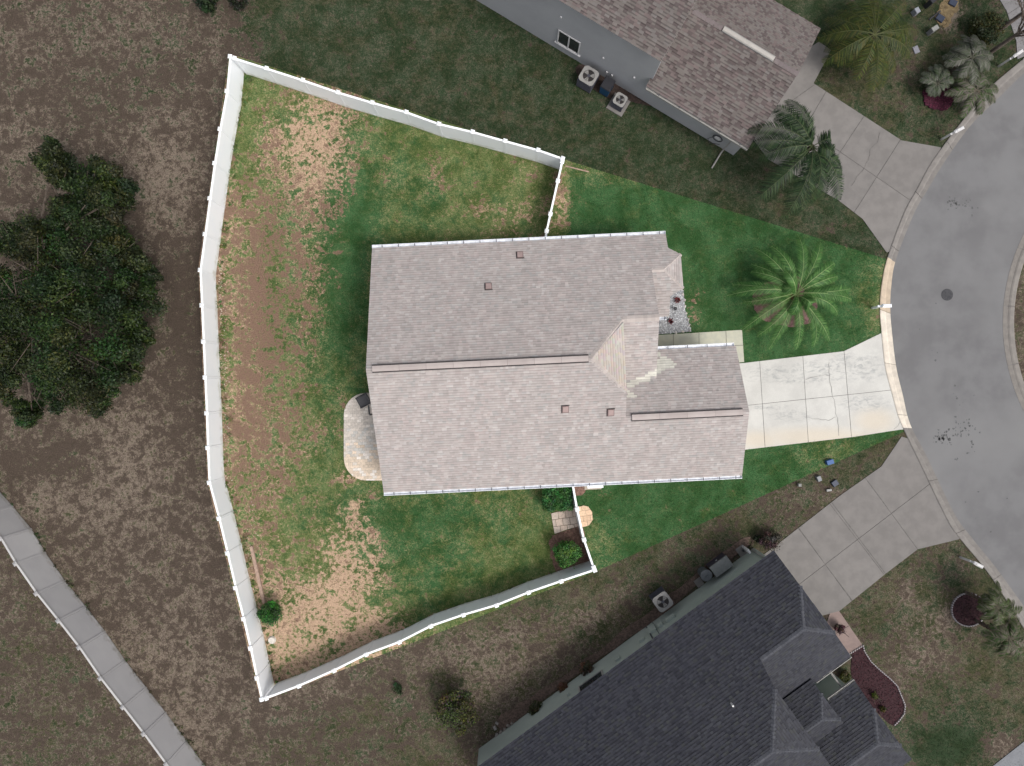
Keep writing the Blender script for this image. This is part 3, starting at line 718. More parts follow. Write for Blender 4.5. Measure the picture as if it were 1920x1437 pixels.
def gutter(root, a, b, out, m=MT['gutter'], w=.15, hang=.85):
    """open U channel from a to b; out = outward unit vector"""
    a, b, out = Vector(a), Vector(b), Vector(out); M_ = MB(); z = Vector((0,0,1))
    d = (b-a).normalized()
    M_.slab([a-z*.12, b-z*.12, b-z*.12+out*w, a-z*.12+out*w], z*.012)                 # floor
    M_.slab([a-z*.12, b-z*.12, b+z*.0, a+z*.0], out*.012)                              # back
    M_.slab([a-z*.12+out*w, b-z*.12+out*w, b+z*.01+out*w, a+z*.01+out*w], out*.03)     # front lip
    for q in (a, b): M_.slab([q-z*.11+out*.014, q-z*.11+out*(w-.002), q+out*(w-.002), q+out*.014], d*(.012 if q is a else -.012))
    g = M_.build('gutter', m, root); n = int((b-a).length/hang); h0 = None
    for i in range(n):
        p = a+(b-a)*((i+.6)/n)
        M2 = MB(); M2.slab([Vector((0,0,.005)), d*.035+z*.005, d*.035+out*(w+.02)+z*.005, out*(w+.02)+z*.005], z*.01)
        if h0 is None: h0 = M2.mesh('gutter_hanger'); h0.materials.append(MT['acgrey'])
        oo = bpy.data.objects.new('gutter_hanger', h0); COL.objects.link(oo); oo.parent = g
        L_ = Vector((0,0,0)); qq = g
        while qq: L_ += qq.location; qq = qq.parent
        oo.location = p-L_
    return g
ov = Vector((-shh, ch, 0))
gutter(house, L1.p(-6.97,7.38,EZ), L1.p(8.4,7.38,EZ), ov); gutter(house, L1.p(-6.97,-5.39,EZ), L1.p(11.78,-5.39,EZ), -ov)
gutter(house, L1.p(7.6,1.37,EZ), L1.p(11.7,1.37,EZ), ov); gutter(house, L1.p(7.62,3.1,zB(3.1)), L1.p(8.25,3.1,zB(3.1)), -ov, hang=.3)
wl = MB(); q2 = lambda u, v: tuple(L1.p(u, v, 0)[:2])
wallpanel(wl, q2(-6.6,7.0), q2(-6.6,-5.0), [(0,zN(7.0)-.15),(.5,zr-.17),(1,zS(-5.0)-.15)])
wl.build('wall', MT['stucco1'], house); wl = MB()
wallpanel(wl, q2(-6.44,-5.0), q2(11.4,-5.0), [(0,zS(-5)-.15),(1,zS(-5)-.15)]); wl.build('wall', MT['stucco1'], house); wl = MB()
wallpanel(wl, q2(11.4,-4.84), q2(11.4,1.0), [(0,zS(-4.84)-.15),(.485,zG(-2.01)-.17),(1,zG(1.0)-.15)]); wl.build('wall', MT['stucco1'], house); wl = MB()
wallpanel(wl, q2(11.24,1.0), q2(7.1,1.0), [(0,zG(1.0)-.16),(1,zG(1.0)-.16)]); wl.build('wall', MT['stucco1'], house); wl = MB()
wallpanel(wl, q2(7.1,1.16), q2(7.1,3.5), [(0,2.5),(1,2.5)]); wl.build('wall', MT['stucco1'], house); wl = MB()
wallpanel(wl, q2(7.1,3.5), q2(8.0,3.5), [(0,2.5),(1,2.5)]); wl.build('wall', MT['stucco1'], house); wl = MB()
wallpanel(wl, q2(8.0,3.66), q2(8.0,7.0), [(0,2.55),(1,2.55)]); wl.build('wall', MT['stucco1'], house); wl = MB()
wallpanel(wl, q2(7.84,7.0), q2(-6.44,7.0), [(0,zN(7)-.15),(1,zN(7)-.15)]); wl.build('wall', MT['stucco1'], house)
gd = MB(); p0, p1 = L1.p(11.41,-4.2,0), L1.p(11.41,.4,0)
for i in range(4): gd.slab([p0+Vector((0,0,.04+i*.53)), p1+Vector((0,0,.04+i*.53)), p1+Vector((0,0,.55+i*.53)), p0+Vector((0,0,.55+i*.53))], L1.p(.04,0,0))
gd.build('garage_door', MT['trim'], house)

# ---- northern neighbour (two storeys, brown shingles)
L2 = Loc((.856,-.517), (.517,.856), S)
h2 = empty('house', W(1230,60), 'grey two storey neighbour house with brown shingle roof above the lot', 'house')
def col2(p):  # shingle tones include the dimming outside the lot
    r_ = random.random(); v = random.uniform(.94, 1.06); base = (.168,.148,.138)
    if r_ < .25: base = (.118,.096,.093)
    elif r_ < .42: base = (.165,.132,.127)
    elif r_ < .55: base = (.175,.158,.15)
    return tuple(b*v for b in base)
dk, sh = MB(), MB(); z2 = lambda d: 2.51+(d-567)*.0138; z2f = lambda d: 2.51+(811-d)*.0138; zU = lambda d: 5.41+(d-567)*.0138; zUf = lambda d: 5.41+(897-d)*.0138
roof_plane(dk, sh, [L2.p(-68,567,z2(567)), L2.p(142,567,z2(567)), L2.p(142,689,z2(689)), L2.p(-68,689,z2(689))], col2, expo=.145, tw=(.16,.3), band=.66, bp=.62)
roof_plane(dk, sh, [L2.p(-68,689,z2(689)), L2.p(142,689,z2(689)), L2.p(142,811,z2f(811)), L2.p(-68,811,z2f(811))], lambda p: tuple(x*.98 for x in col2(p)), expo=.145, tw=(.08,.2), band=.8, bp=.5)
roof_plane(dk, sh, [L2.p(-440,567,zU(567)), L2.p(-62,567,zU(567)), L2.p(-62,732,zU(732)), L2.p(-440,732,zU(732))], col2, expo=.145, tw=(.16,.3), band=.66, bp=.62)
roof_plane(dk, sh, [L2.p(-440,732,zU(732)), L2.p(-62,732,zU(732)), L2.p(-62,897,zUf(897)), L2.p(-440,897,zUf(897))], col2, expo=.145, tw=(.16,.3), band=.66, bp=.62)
r2 = dk.build('roof', MT['cream'], h2); tag(sh.build('shingles', MT['shingle2'], r2), kind='stuff')
ridge_vent(L2.p(-4,689,z2(689)+.03), L2.p(95,689,z2(689)+.03), .09, r2, mat('cream_ridge', (.42,.395,.365), (.38,.36,.33), 3, tint=True), MT['cream'])
cp = MB(); caps(cp, L2.p(-62,689,z2(689)), L2.p(-6,689,z2(689)), (.42,.40,.42), .13, .22); caps(cp, L2.p(97,689,z2(689)), L2.p(142,689,z2(689)), (.42,.40,.42), .13, .22)
tag(cp.build('ridge_caps', MT['cap1'], r2), kind='stuff')
q2 = lambda a, d: tuple(L2.p(a, d, 0)[:2])
for A_, B_, tops in (((-64,580),(-440,580),[(0,5.45),(1,5.45)]), ((134.6,580),(-64,580),[(0,2.55),(1,2.55)]), ((134.6,798),(134.6,585.4),[(0,2.5),(.5,z2(689)-.2),(1,2.55)]),
                     ((-69.5,884),(-69.5,586),[(0,5.4),(.5,zU(732)-.2),(1,5.45)]), ((-64,798),(134.6,798),[(0,2.5),(1,2.5)]), ((-440,884),(-75,884),[(0,5.4),(1,5.4)])):
    wl = MB(); p0, p1 = q2(*A_), q2(*B_); wallpanel(wl, p0, p1, tops, -.16 if A_[0] >= B_[0] and A_[1] == 580 else -.16); wl.build('wall', MT['stucco2'], h2)
ov2 = Vector((-.517,-.856,0))
gutter(h2, L2.p(-66,567.2,z2(567)), L2.p(142,567.2,z2(567)), ov2, MT['cream'], .12, 1.2)
# window on the tall wall
def window(root, Lc, a0, a1, d, z0, z1, outs, trim, n=2):
    fr = MB(); P_ = lambda a, z, o_=0: Lc.p(a, d, z)+Vector(outs)*o_
    b = .06/S
    for (aa, ab, za, zb) in ((a0,a1,z0,z0+.07),(a0,a1,z1-.07,z1),(a0,a0+b,z0+.07,z1-.07),(a1-b,a1,z0+.07,z1-.07),((a0+a1)/2-b/2,(a0+a1)/2+b/2,z0+.07,z1-.07)):
        fr.slab([P_(aa,za,.03), P_(ab,za,.03), P_(ab,zb,.03), P_(aa,zb,.03)], Vector(outs)*.05)
    f = fr.build('window', trim, root)
    for i in range(n):
        m0 = a0+b+(a1-a0-b*2)*i/n; m1 = a0+b+(a1-a0-b*2)*(i+1)/n
        g = MB(); g.slab([P_(m0,z0+.07,.01), P_(m1,z0+.07,.01), P_(m1,z1-.07,.01), P_(m0,z1-.07,.01)], Vector(outs)*.03); g.build('pane', MT['glass'], f)
    sl = MB(); sl.slab([P_(a0-4,z0-.06,.0), P_(a1+4,z0-.06,.0), P_(a1+4,z0,.0), P_(a0-4,z0,.0)], Vector(outs)*.1); sl.build('sill', trim, f)
window(h2, L2, -253, -207, 580, .8, 2.15, ov2, MT['greyvinyl'])
for a, z in ((-160,1.9),(-146,.7),(-135,.7),(-95,1.8),(-252,3.3)):
    M_ = MB(); p = L2.p(a, 580, z)+ov2*.01; M_.box(p, .1, .09, .1, -.54); M_.build('wall_fitting', MT['greyvinyl'], h2)
dp = MB(); p = L2.p(112,576,0); top = p+Vector((0,0,2.4))
dp.tube([top, p+ov2*.06+Vector((0,0,2.2)), p+ov2*.08+Vector((0,0,.25)), p+ov2*.25+Vector((0,0,.1)), p+ov2*1.15+Vector((0,0,.06))], .045, 6)
dp.build('downspout', MT['cream'], h2)
hr = empty('hose_reel', L2.p(92,576,1.0), 'black garden hose coiled on a reel on the neighbour garage wall', 'hose reel')
M_ = MB(); c = L2.p(90,574,1.15); ea = Vector((.856,-.517,0))
M_.tube([c+ea*math.cos(t)*.27+Vector((0,0,math.sin(t)*.3)) for t in np.linspace(0, 2*math.pi*3, 50)], .03, 5); M_.tube([c+ea*-.2, c+ea*-.42+Vector((0,0,-.6)), c+ea*-.2+Vector((0,0,-.95)), c+ea*.3+Vector((0,0,-.5))], .018, 5)
M_.build('hose', MT['iron'], hr); M_ = MB(); M_.box(c-Vector((0,0,.1))-ov2*.03, .3, .08, .2, -.54); M_.build('holder', MT['greyvinyl'], hr)

# ---- southern neighbour (charcoal shingles)
L3 = Loc((.807,.59), (.59,-.807), S)
h3 = empty('house', W(1360,1300), 'sage green neighbour house with charcoal shingle roof and clipped gables at the bottom', 'house')
def col3(p):  # dimming of the surroundings is put into these tones too
    r_ = random.random(); v = random.uniform(.92, 1.08); base = (.027,.028,.038)
    if r_ < .22: base = (.018,.019,.028)
    elif r_ < .40: base = (.032,.034,.043)
    elif r_ < .5: base = (.032,.034,.037)
    return tuple(b*v for b in base)
sl = .0138; e3 = 2.75
zNW = lambda d: e3+(d-504)*sl
zMs = lambda d: zNW(720)-(d-720)*sl
zGs = lambda d: zNW(617)-(d-617)*sl
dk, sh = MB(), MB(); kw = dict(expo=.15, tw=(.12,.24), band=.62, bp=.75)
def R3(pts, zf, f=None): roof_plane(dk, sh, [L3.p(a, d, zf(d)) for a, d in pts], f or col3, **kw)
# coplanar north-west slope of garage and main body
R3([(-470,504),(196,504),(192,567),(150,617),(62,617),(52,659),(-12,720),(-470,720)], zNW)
R3([(-470,720),(-12,720),(52,781),(52,936),(-470,936)], zMs)
roof_plane(dk, sh, [L3.p(-12,720,zNW(720)), L3.p(52,659,zNW(659)), L3.p(52,781,zNW(659))], col3, **kw)
R3([(62,617),(150,617),(192,667),(196,733),(40,733),(40,640)], zGs)
roof_plane(dk, sh, [L3.p(150,617,zNW(617)), L3.p(192,567,zNW(567)), L3.p(192,667,zNW(567))], col3, **kw)
zC = lambda d: 3.0+(51-abs(d-770))*sl
R3([(52,719),(116,719),(114,742),(87,770),(40,770)], zC); R3([(40,770),(87,770),(114,797),(118,821),(52,821)], zC)
roof_plane(dk, sh, [L3.p(87,770,zC(770)), L3.p(114,742,zC(742)), L3.p(114,798,zC(742))], col3, **kw)
zD = lambda d: 2.72+(84-abs(d-856))*sl
R3([(45,800),(108,800),(108,772),(176,772),(171,816),(138,856),(45,856)], zD); R3([(45,856),(138,856),(171,896),(176,940),(45,940)], zD)
roof_plane(dk, sh, [L3.p(138,856,zD(856)), L3.p(171,816,zD(816)), L3.p(171,896,zD(816))], col3, **kw)
r3 = dk.build('roof', MT['acgrey'], h3); tag(sh.build('shingles', MT['shingle3'], r3), kind='stuff')
cp = MB(); lc = (.17,.185,.215)
for a, b in (((-470,720),(-12,720)), ((-12,720),(52,659)), ((-12,720),(52,781))): caps(cp, L3.p(*a, zNW(720) if a[1] == 720 else 0), L3.p(*b, zNW(720) if b[1] == 720 else zNW(659)), lc, .13, .17)
for a, b in (((62,617),(150,617)), ((150,617),(192,567)), ((150,617),(192,667))): caps(cp, L3.p(*a, zNW(617)), L3.p(*b, zNW(617) if b[1] == 617 else zNW(567)), lc, .13, .17)
for a, b in (((40,770),(87,770)), ((87,770),(114,742)), ((87,770),(114,798))): caps(cp, L3.p(*a, zC(a[1])), L3.p(*b, zC(b[1])), lc, .12, .17)
for a, b in (((45,856),(138,856)), ((138,856),(171,816)), ((138,856),(171,896))): caps(cp, L3.p(*a, zD(a[1])), L3.p(*b, zD(b[1])), lc, .13, .17)
tag(cp.build('ridge_caps', mat('charcoal_cap', (.40,.38,.38), (.34,.33,.34), 2, tint=True), r3), kind='stuff')
q3 = lambda a, d: tuple(L3.p(a, d, 0)[:2])
for A_, B_, tops in (((-455,517),(184,517),[(0,2.7),(1,2.7)]), ((184,522),(184,720),[(0,2.65),(.25,3.3),(.75,3.3),(1,2.65)]), ((184,722),(112,722),[(0,2.6),(1,2.6)]), ((40,660),(40,925),[(0,4.5),(.4,4.5),(1,2.6)]),
                     ((45,735),(100,735),[(0,3.1),(1,3.1)]), ((106,740),(106,800),[(0,2.9),(1,2.9)]), ((120,790),(164,790),[(0,2.8),(1,2.8)]), ((164,795),(164,930),[(0,2.75),(.25,3.1),(.7,3.1),(1,2.65)]), ((-455,925),(164,925),[(0,2.7),(1,2.7)]), ((-455,925),(-455,522),[(0,2.7),(.5,5.4),(1,2.7)])):
    wl = MB(); wallpanel(wl, q3(*A_), q3(*B_), tops, -.12); wl.build('wall', MT['stucco3'], h3)
gutter(h3, L3.p(120,733.4,zGs(733)), L3.p(196,733.4,zGs(733)), (.59,-.807,0), MT['cream'], .05, 3); gutter(h3, L3.p(119,771.5,2.72), L3.p(176,771.5,2.72), (-.59,.807,0), MT['cream'], .06, 1.4)
vp = MB(); p = L3.p(-20,640,zNW(640)-.1); vp.tube([p, p+Vector((0,0,.4))], .05, 8); vp.build('vent_pipe', MT['greyvinyl'], r3)
pb = MB(); pb.tube([L3.p(152,733,1.5)+Vector((0,0,.9)), L3.p(152,771,2.4)], .05, 4); pb.build('porch_beam', MT['cream'], h3)
pch = MB(); pch.prism([q3(105,722), q3(152,722), q3(152,790), q3(105,790)], .03, .12); pch.build('porch_slab', MT['stucco3'], h3)
ov3 = Vector((-.59,.807,0))
M_ = MB(); M_.slab([L3.p(-226,517,1.35)+ov3*.01, L3.p(-178,517,1.35)+ov3*.01, L3.p(-178,517,2.0)+ov3*.01, L3.p(-226,517,2.0)+ov3*.01], ov3*.02); wv = M_.build('window', MT['glass'], h3)
fr = MB()
for aa, ab, za, zb in ((-229,-175,1.29,1.35),(-229,-175,2.0,2.06),(-229,-226,1.35,2.0),(-178,-175,1.35,2.0)):
    fr.slab([L3.p(aa,517,za), L3.p(ab,517,za), L3.p(ab,517,zb), L3.p(aa,517,zb)], ov3*.06)
fr.build('frame', MT['cream'], wv)
for a, z, w_, h_ in ((-60,.6,.5,.7),(-42,.9,.3,.4),(-85,1.1,.35,.3),(-20,1.0,.55,.35),(-140,1.2,.3,.35),(-250,1.3,.15,.15)):
    M_ = MB(); M_.box(L3.p(a,517,z)+ov3*.06, w_, .14, h_, math.radians(36)); M_.build('wall_fitting', MT['stucco3'], h3)
M_ = MB(); M_.tube([L3.p(-66,517,.3)+ov3*.08, L3.p(-66,517,2.5)+ov3*.08], .035, 6); M_.tube([L3.p(-52,517,.3)+ov3*.08, L3.p(-52,517,2.5)+ov3*.08], .02, 6); M_.build('conduit', MT['acgrey'], h3)
M_ = MB(); M_.tube([L3.p(178,517,.2)+ov3*.07, L3.p(178,517,2.5)+ov3*.07], .05, 4); M_.build('downspout', MT['cream'], h3)

# ------------------------------------------------------------------ fences
def fence(name, tops, h, m, label, half=.052, skip_last=False, capcol=(1.04,1.04,1.02), rt=1.05):
    g = [W(x, y, h) for x, y in tops]; root = empty(name, (g[0].x, g[0].y, 0), label, 'fence')
    for i, p in enumerate(g):
        ps = MB(); t = g[min(i+1, len(g)-1)]-g[max(i-1, 0)]; an = math.atan2(t.y, t.x)
        ps.box((p.x, p.y, 0), .12, .12, h+.05, an, (.97,.97,.97)); po = ps.build('post', m, root)
        c = MB(); c.box((p.x, p.y, h+.05), .215, .215, .025, an, capcol); c.box((p.x, p.y, h+.075), .20, .20, .05, an, capcol, .25); c.build('post_cap', m, po)
    for i in range(len(g)-1):
        a, b = g[i].copy(), g[i+1].copy(); a.z = b.z = 0; d = (b-a).normalized(); n = Vector((-d.y, d.x, 0)); a = a+d*.068; b = b-d*.068
        pn = MB(); v = random.uniform(.975, 1.0)
        pn.prism([(a-n*.045)[:2], (b-n*.045)[:2], (b+n*.045)[:2], (a+n*.045)[:2]], .14, h-.12, (v, v, v)); pn.build('panel', m, root)
        for z0, z1 in ((.03,.14), (h-.12,h)):
            r_ = MB(); r_.prism([(a-n*half)[:2], (b-n*half)[:2], (b+n*half)[:2], (a+n*half)[:2]], z0, z1, (rt,rt,rt*.98) if z0 > .5 else (v,v,v)); r_.build('rail', m, root)
    return root
FW = [(432,107),(426,172),(413,243),(403,307),(394,373),(385,440),(376,507),(379,573),(382,641),(385,708),(388,775),(390,840),(393,905),(411,972),(427,1037),(442,1102),(457,1160),(470,1215),(482,1271),(491,1311)]
FN = [(440,110),(500,129),(568,151),(634,174),(698,193),(762,211),(823,233),(886,248),(947,265),(1009,282),(1055,298)]
FS = [(1115,1069),(1052,1090),(991,1111),(931,1135),(869,1153),(808,1174),(749,1204),(687,1227),(627,1257),(561,1286),(500,1309)]
fence('fence', FW, 1.8, MT['vinyl'], 'long white vinyl fence closing the back of the lot beside the brown field')
fence('fence', FN, 1.8, MT['vinyl'], 'white vinyl fence along the upper side of the back lawn')
fence('fence', FS, 1.8, MT['vinyl'], 'white vinyl fence along the lower side of the back lawn, overgrown at its right end')
fence('fence', [(1054,304),(1046,340),(1032,402),(1025,434),(1021,462)], 1.8, MT['vinyl'], 'short white fence between the upper side fence and the house roof')
fence('fence', [(1072,898),(1082,955),(1095,1012),(1113,1064)], 1.8, MT['vinyl'], 'short white fence and gate crossing the paver path below the house')
FG = [(-130,845),(-80,915),(-35,965),(2,1010),(30,1057),(69,1113),(110,1164),(149,1214),(189,1272),(231,1326),(270,1376),(312,1433),(350,1485)]
fence('fence', FG, 2.25, MT['greyvinyl'], 'grey vinyl fence crossing the lower left corner of the field', capcol=(.6,.6,.6), rt=.78)  # caps and rails darkened in colour to balance the shaded panel faces

# ------------------------------------------------------------------ patio, paths, beds
def rounded(x0, y0, x1, y1, r, corners, n=7):
    P = []
    for (cx, cy, a0), on in zip(((x1-r,y0+r,-90),(x1-r,y1-r,0),(x0+r,y1-r,90),(x0+r,y0+r,180)), corners):
        if on: P += [(cx+r*math.cos(math.radians(a0+90*k/n)), cy+r*math.sin(math.radians(a0+90*k/n))) for k in range(n+1)]
        else: P.append((x1 if a0 in (-90, 0) else x0, y0 if a0 in (-90, 180) else y1))
    return P
def pavers(root, poly_px, wx, wy, ang, m, colors, z1=.045, gap=.006, n_max=400, rows=True, grad=None):
    P = [W(*p) for p in poly_px]; ca, sa = math.cos(ang), math.sin(ang)
    q = [(p.x*ca+p.y*sa, -p.x*sa+p.y*ca) for p in P]
    if area(q) < 0: q.reverse()
    x0, x1 = min(a for a, b in q), max(a for a, b in q); y0, y1 = min(b for a, b in q), max(b for a, b in q); r_ = 0; y = y0
    while y < y1:
        x = x0-(wx/2 if r_ % 2 else 0)*rows
        while x < x1:
            c = rectclip(q, x+gap, x+wx-gap, y+gap, y+wy-gap)
            if len(c) > 2 and abs(area(c)) > .003:
                wp = [(a*ca-b*sa, a*sa+b*ca) for a, b in c]; v = random.uniform(.88, 1.12)
                cc = grad(*proj((wp[0][0], wp[0][1], 0))) if grad else random.choice(colors)
                M_ = MB(); M_.prism(wp, .01, z1+random.uniform(-.004,.004), tuple(v*k_ for k_ in cc)); M_.build('paver', m, root)
            x += wx
        y += wy; r_ += 1
    b = MB(); b.prism([p[:2] for p in P], 0.0, z1*.6, (.30,.25,.2)); b.build('bed', MT['stone'], root)
pt = sroot('patio')
def pgrad(px, py):
    w_ = (.70,.58,.46) if py > 850-random.uniform(-25,25) else (.64,.58,.52)
    if random.random() < .12: w_ = (.78,.72,.66)
    if 800 < py < 850 and random.random() < .25: w_ = (.58,.56,.53)
    return w_
pavers(pt, rounded(645,737,740,901,42,(0,0,1,1)), .24, .16, math.radians(2.75), MT['stone'], None, .05, .003, grad=pgrad)
p1_ = sroot('paver_path')
pavers(p1_, [(1033,963),(1070,953),(1086,949),(1090,985),(1062,993),(1040,1001)], .40, .40, math.radians(8), MT['stone'], [(.66,.53,.44),(.60,.49,.42),(.70,.58,.49)], .06, .016)
p2_ = sroot('paver_path')
pavers(p2_, [(1084,951),(1094,948),(1103,950),(1110,960),(1111,975),(1104,985),(1094,988),(1088,987)], .42, .3, math.radians(8), MT['stone'], [(.72,.52,.36),(.68,.48,.33),(.74,.56,.40)], .06, .008)
def bed(name, poly, m, label, cat='mulch bed', z=.03, n=0, col=(1,1,1), chips=None, base_z=.005):
    P = [W(*p) for p in poly]; M_ = MB(); M_.prism([p[:2] for p in P], base_z, z, col)
    # loose chips or pebbles on top
    x0, x1 = min(p.x for p in P), max(p.x for p in P); y0, y1 = min(p.y for p in P), max(p.y for p in P); c_ = 0; t_ = 0
    while c_ < n and t_ < n*6:
        t_ += 1; x, y = random.uniform(x0, x1), random.uniform(y0, y1)
        if pip(x, y, P):
            s_ = random.uniform(.03, .07); M_.box((x, y, z-.005), s_, s_*random.uniform(.4,1), s_*.5, random.uniform(0, 3), random.choice(chips or [col]), random.uniform(.4,.9)); c_ += 1
    o_ = M_.build(name, m); return tag(o_, label, cat, kind='stuff')
wob = lambda pts, a=2: [(x+random.uniform(-a,a), y+random.uniform(-a,a)) for x, y in smooth(pts+[pts[0]], 5)[:-1]]
bed('mulch', wob([(1036,1003),(1062,995),(1092,986),(1096,1020),(1106,1060),(1080,1072),(1050,1078),(1035,1050),(1030,1020)]), MT['mulch'], 'brown mulch bed around the round shrub by the short fence', n=350)
bed('mulch', wob([(1076,910),(1098,910),(1095,925),(1078,928)], 1), MT['mulch'], 'small patch of reddish soil between the short fence and the air conditioner', 'soil patch', n=60)
bed('mulch', wob([(1455,525),(1500,520),(1530,560),(1525,600),(1490,612),(1440,605),(1412,575),(1420,540)]), mat('palm_bed', (.24,.13,.13), (.15,.085,.08), 8), 'pinkish brown mulch ring under the large front palm', n=500)
bed('gravel', [(1222,540),(1268,528),(1281,545),(1284,580),(1293,612),(1296,622),(1225,628)], MT['stone'], 'grey and white gravel bed beside the front walkway', 'gravel', .04, 2600, (.34,.34,.35), [(.60,.62,.64),(.42,.44,.47),(.75,.76,.78),(.28,.29,.31),(.5,.5,.52)])
bed('mulch', wob([(1095,118),(1115,122),(1245,200),(1180,190),(1150,190),(1080,140)], 2), mat('dark_mulch', (.075,.05,.042), (.04,.028,.024), 9), 'dark mulch strip under the air conditioners of the upper neighbour', n=200)
bed('mulch', wob([(940,1372),(1130,1232),(1230,1160),(1400,1026),(1405,1022),(1395,1010),(1290,1085),(1200,1160),(1100,1235),(990,1310),(935,1345)], 3), mat('leafy_mulch', (.155,.105,.085), (.08,.058,.045), 9), 'leaf strewn mulch strip along the sage green wall', n=1800)
bed('mulch', wob([(1597,1222),(1617,1212),(1625,1230),(1650,1258),(1680,1285),(1695,1320),(1690,1345),(1674,1362),(1640,1330),(1600,1280)], 1), MT['redmulch'], 'dark red mulch bed with a white scalloped edge before the charcoal house', n=900, chips=[(1.3,1.2,1.2),(.7,.7,.7),(1.8,1.5,1.6)])
circ = [(1815+32*math.cos(a), 1143+31*math.sin(a)) for a in np.linspace(0, 6.28, 28, endpoint=False)]
bed('mulch', circ, MT['redmulch'], 'round dark red mulch bed ringed by white edging near the road', n=350, chips=[(1.3,1.2,1.2),(.7,.7,.7)])
bed('flower_bed', wob([(1730,175),(1735,168),(1755,160),(1780,165),(1787,185),(1775,205),(1750,207),(1735,197)]), MT['redmulch'], 'purple red flower bed under the left fan palm at the top right', 'flower bed', .08, 700, (1.6,1.0,1.5), [(2.4,1.0,1.9),(1.6,.8,1.3),(3.0,1.6,2.6)])
bed('sand', wob([(1768,0),(1792,-2),(1796,20),(1785,30),(1780,48),(1765,50),(1752,36),(1758,18)]), mat('sandy_soil', (.23,.17,.09), (.15,.11,.06), 5), 'orange sandy patch around the two dark utility lids', 'sand patch', n=150)
# white scalloped edging, stones picked out one by one
def edging(path, label, step=.13, col=(.36,.33,.34)):
    P = resample([W(*p) for p in path], max(3, int(sum(math.hypot(path[i+1][0]-path[i][0], path[i+1][1]-path[i][1]) for i in range(len(path)-1))*S/step)))
    root = empty('edging', (P[0][0], P[0][1], 0), label, 'edging'); me_ = None
    for i in range(len(P)-1):
        a = math.atan2(P[i+1][1]-P[i][1], P[i+1][0]-P[i][0])
        if me_ is None:
            M_ = MB(); M_.box((0,0,0), .11, .07, .09, 0, col, .8); me_ = M_.mesh('edging_stone'); me_.materials.append(MT['stone'])
        o_ = bpy.data.objects.new('edging_stone', me_); COL.objects.link(o_); o_.parent = root; o_.location = (P[i][0]-P[0][0], P[i][1]-P[0][1], .01); o_.rotation_euler = (0,0,a+random.uniform(-.15,.15))
edging([(1591,1226),(1617,1210),(1620,1221),(1632,1240),(1650,1257),(1668,1272),(1681,1285),(1688,1302),(1696,1322),(1694,1338),(1685,1350),(1674,1361)], 'white scalloped stone edging curving around the red mulch bed')
edging(circ+[circ[0]], 'ring of white edging stones around the circular mulch bed')
# loose pale rocks round the gravel bed
ORD = ['nearest the bay roof','second from the bay roof','third from the bay roof','fourth from the bay roof','fifth from the bay roof','sixth from the bay roof','seventh from the bay roof','at the walkway corner','second along the walkway','third along the walkway']
for i, (x, y) in enumerate([(1278,542),(1281,552),(1283,563),(1284,575),(1286,588),(1290,600),(1292,610),(1294,620),(1280,622),(1266,624)]):
    M_ = MB(); p = W(x+random.uniform(-1,1), y); M_.box((p.x, p.y, .01), random.uniform(.12,.2), random.uniform(.09,.14), .09, random.uniform(0,3), random.choice([(.6,.55,.5),(.7,.66,.62),(.55,.5,.48)]), .6)
    tag(M_.build('edge_rock', MT['stone']), 'pale edging rock on the rim of the grey gravel bed, '+ORD[i], 'rock', 'rocks around the front gravel bed')
for i, (x, y) in enumerate([(939,1372),(946,1368),(953,1360),(960,1356),(932,1356),(928,1365),(931,1378),(926,1392)]):
    M_ = MB(); p = W(x, y); M_.box((p.x, p.y, .01), random.uniform(.15,.26), random.uniform(.12,.2), .12, random.uniform(0,3), random.choice([(.24,.21,.19),(.30,.28,.26)]), .65)
    tag(M_.build('edge_rock', MT['stone']), 'grey rock at the left end of the sage wall, '+['touching the corner','second rightward','third rightward','rightmost','topmost on the left','second from top on the left','third from top on the left','lowest, by the roof'][i], 'rock', 'rocks at the corner of the charcoal house')
# white stone and timber in the back corner
M_ = MB(); p = W(510,1200); M_.disc((p.x, p.y, .0), .24, .12, 9, (.66,.62,.56), .75); tag(M_.build('white_stone', MT['stone']), 'flat white stone on the bare ground near the lower left fence corner', 'stone')
M_ = MB(); a, b = W(472,1024), W(496,1130); d = (b-a).normalized(); n = Vector((-d.y, d.x, 0))*.085
M_.prism([(a-n)[:2], (b-n)[:2], (b+n)[:2], (a+n)[:2]], .006, .13); tag(M_.build('timber', MT['timber']), 'weathered timber border lying inside the back fence above the small bush', 'timber')
M_ = MB(); a, b = W(1060,312), W(1104,323); d = (b-a).normalized(); n = Vector((-d.y, d.x, 0))*.03
M_.prism([(a-n)[:2], (b-n)[:2], (b+n)[:2], (a+n)[:2]], .02, .06); tag(M_.build('timber', MT['timber']), 'thin pale board lying in the grass right of the short upper fence', 'board')
PB = MB()
for _ in range(420):
    t_ = random.random(); x = random.choice([430, 424, 428, 420, 470])+random.gauss(0, 8); y = random.uniform(470, 1040)
    if x > 460: y = random.uniform(940, 1140)
    if x < 460:
        y = random.uniform(480, 960); x = np.interp(y, [480,905,1280], [408,420,510])+abs(random.gauss(3,5))
    p = W(x, y); s_ = random.uniform(.03,.09); PB.box((p.x, p.y, .005), s_*.8, s_*.6, s_*.4, random.uniform(0,3), random.choice([(.55,.44,.34),(.62,.54,.45),(.40,.29,.22)]), .6)
tag(PB.build('pebbles', MT['stone']), 'scattered pale pebbles and wood chips along the foot of the back fence', 'pebbles', kind='stuff')

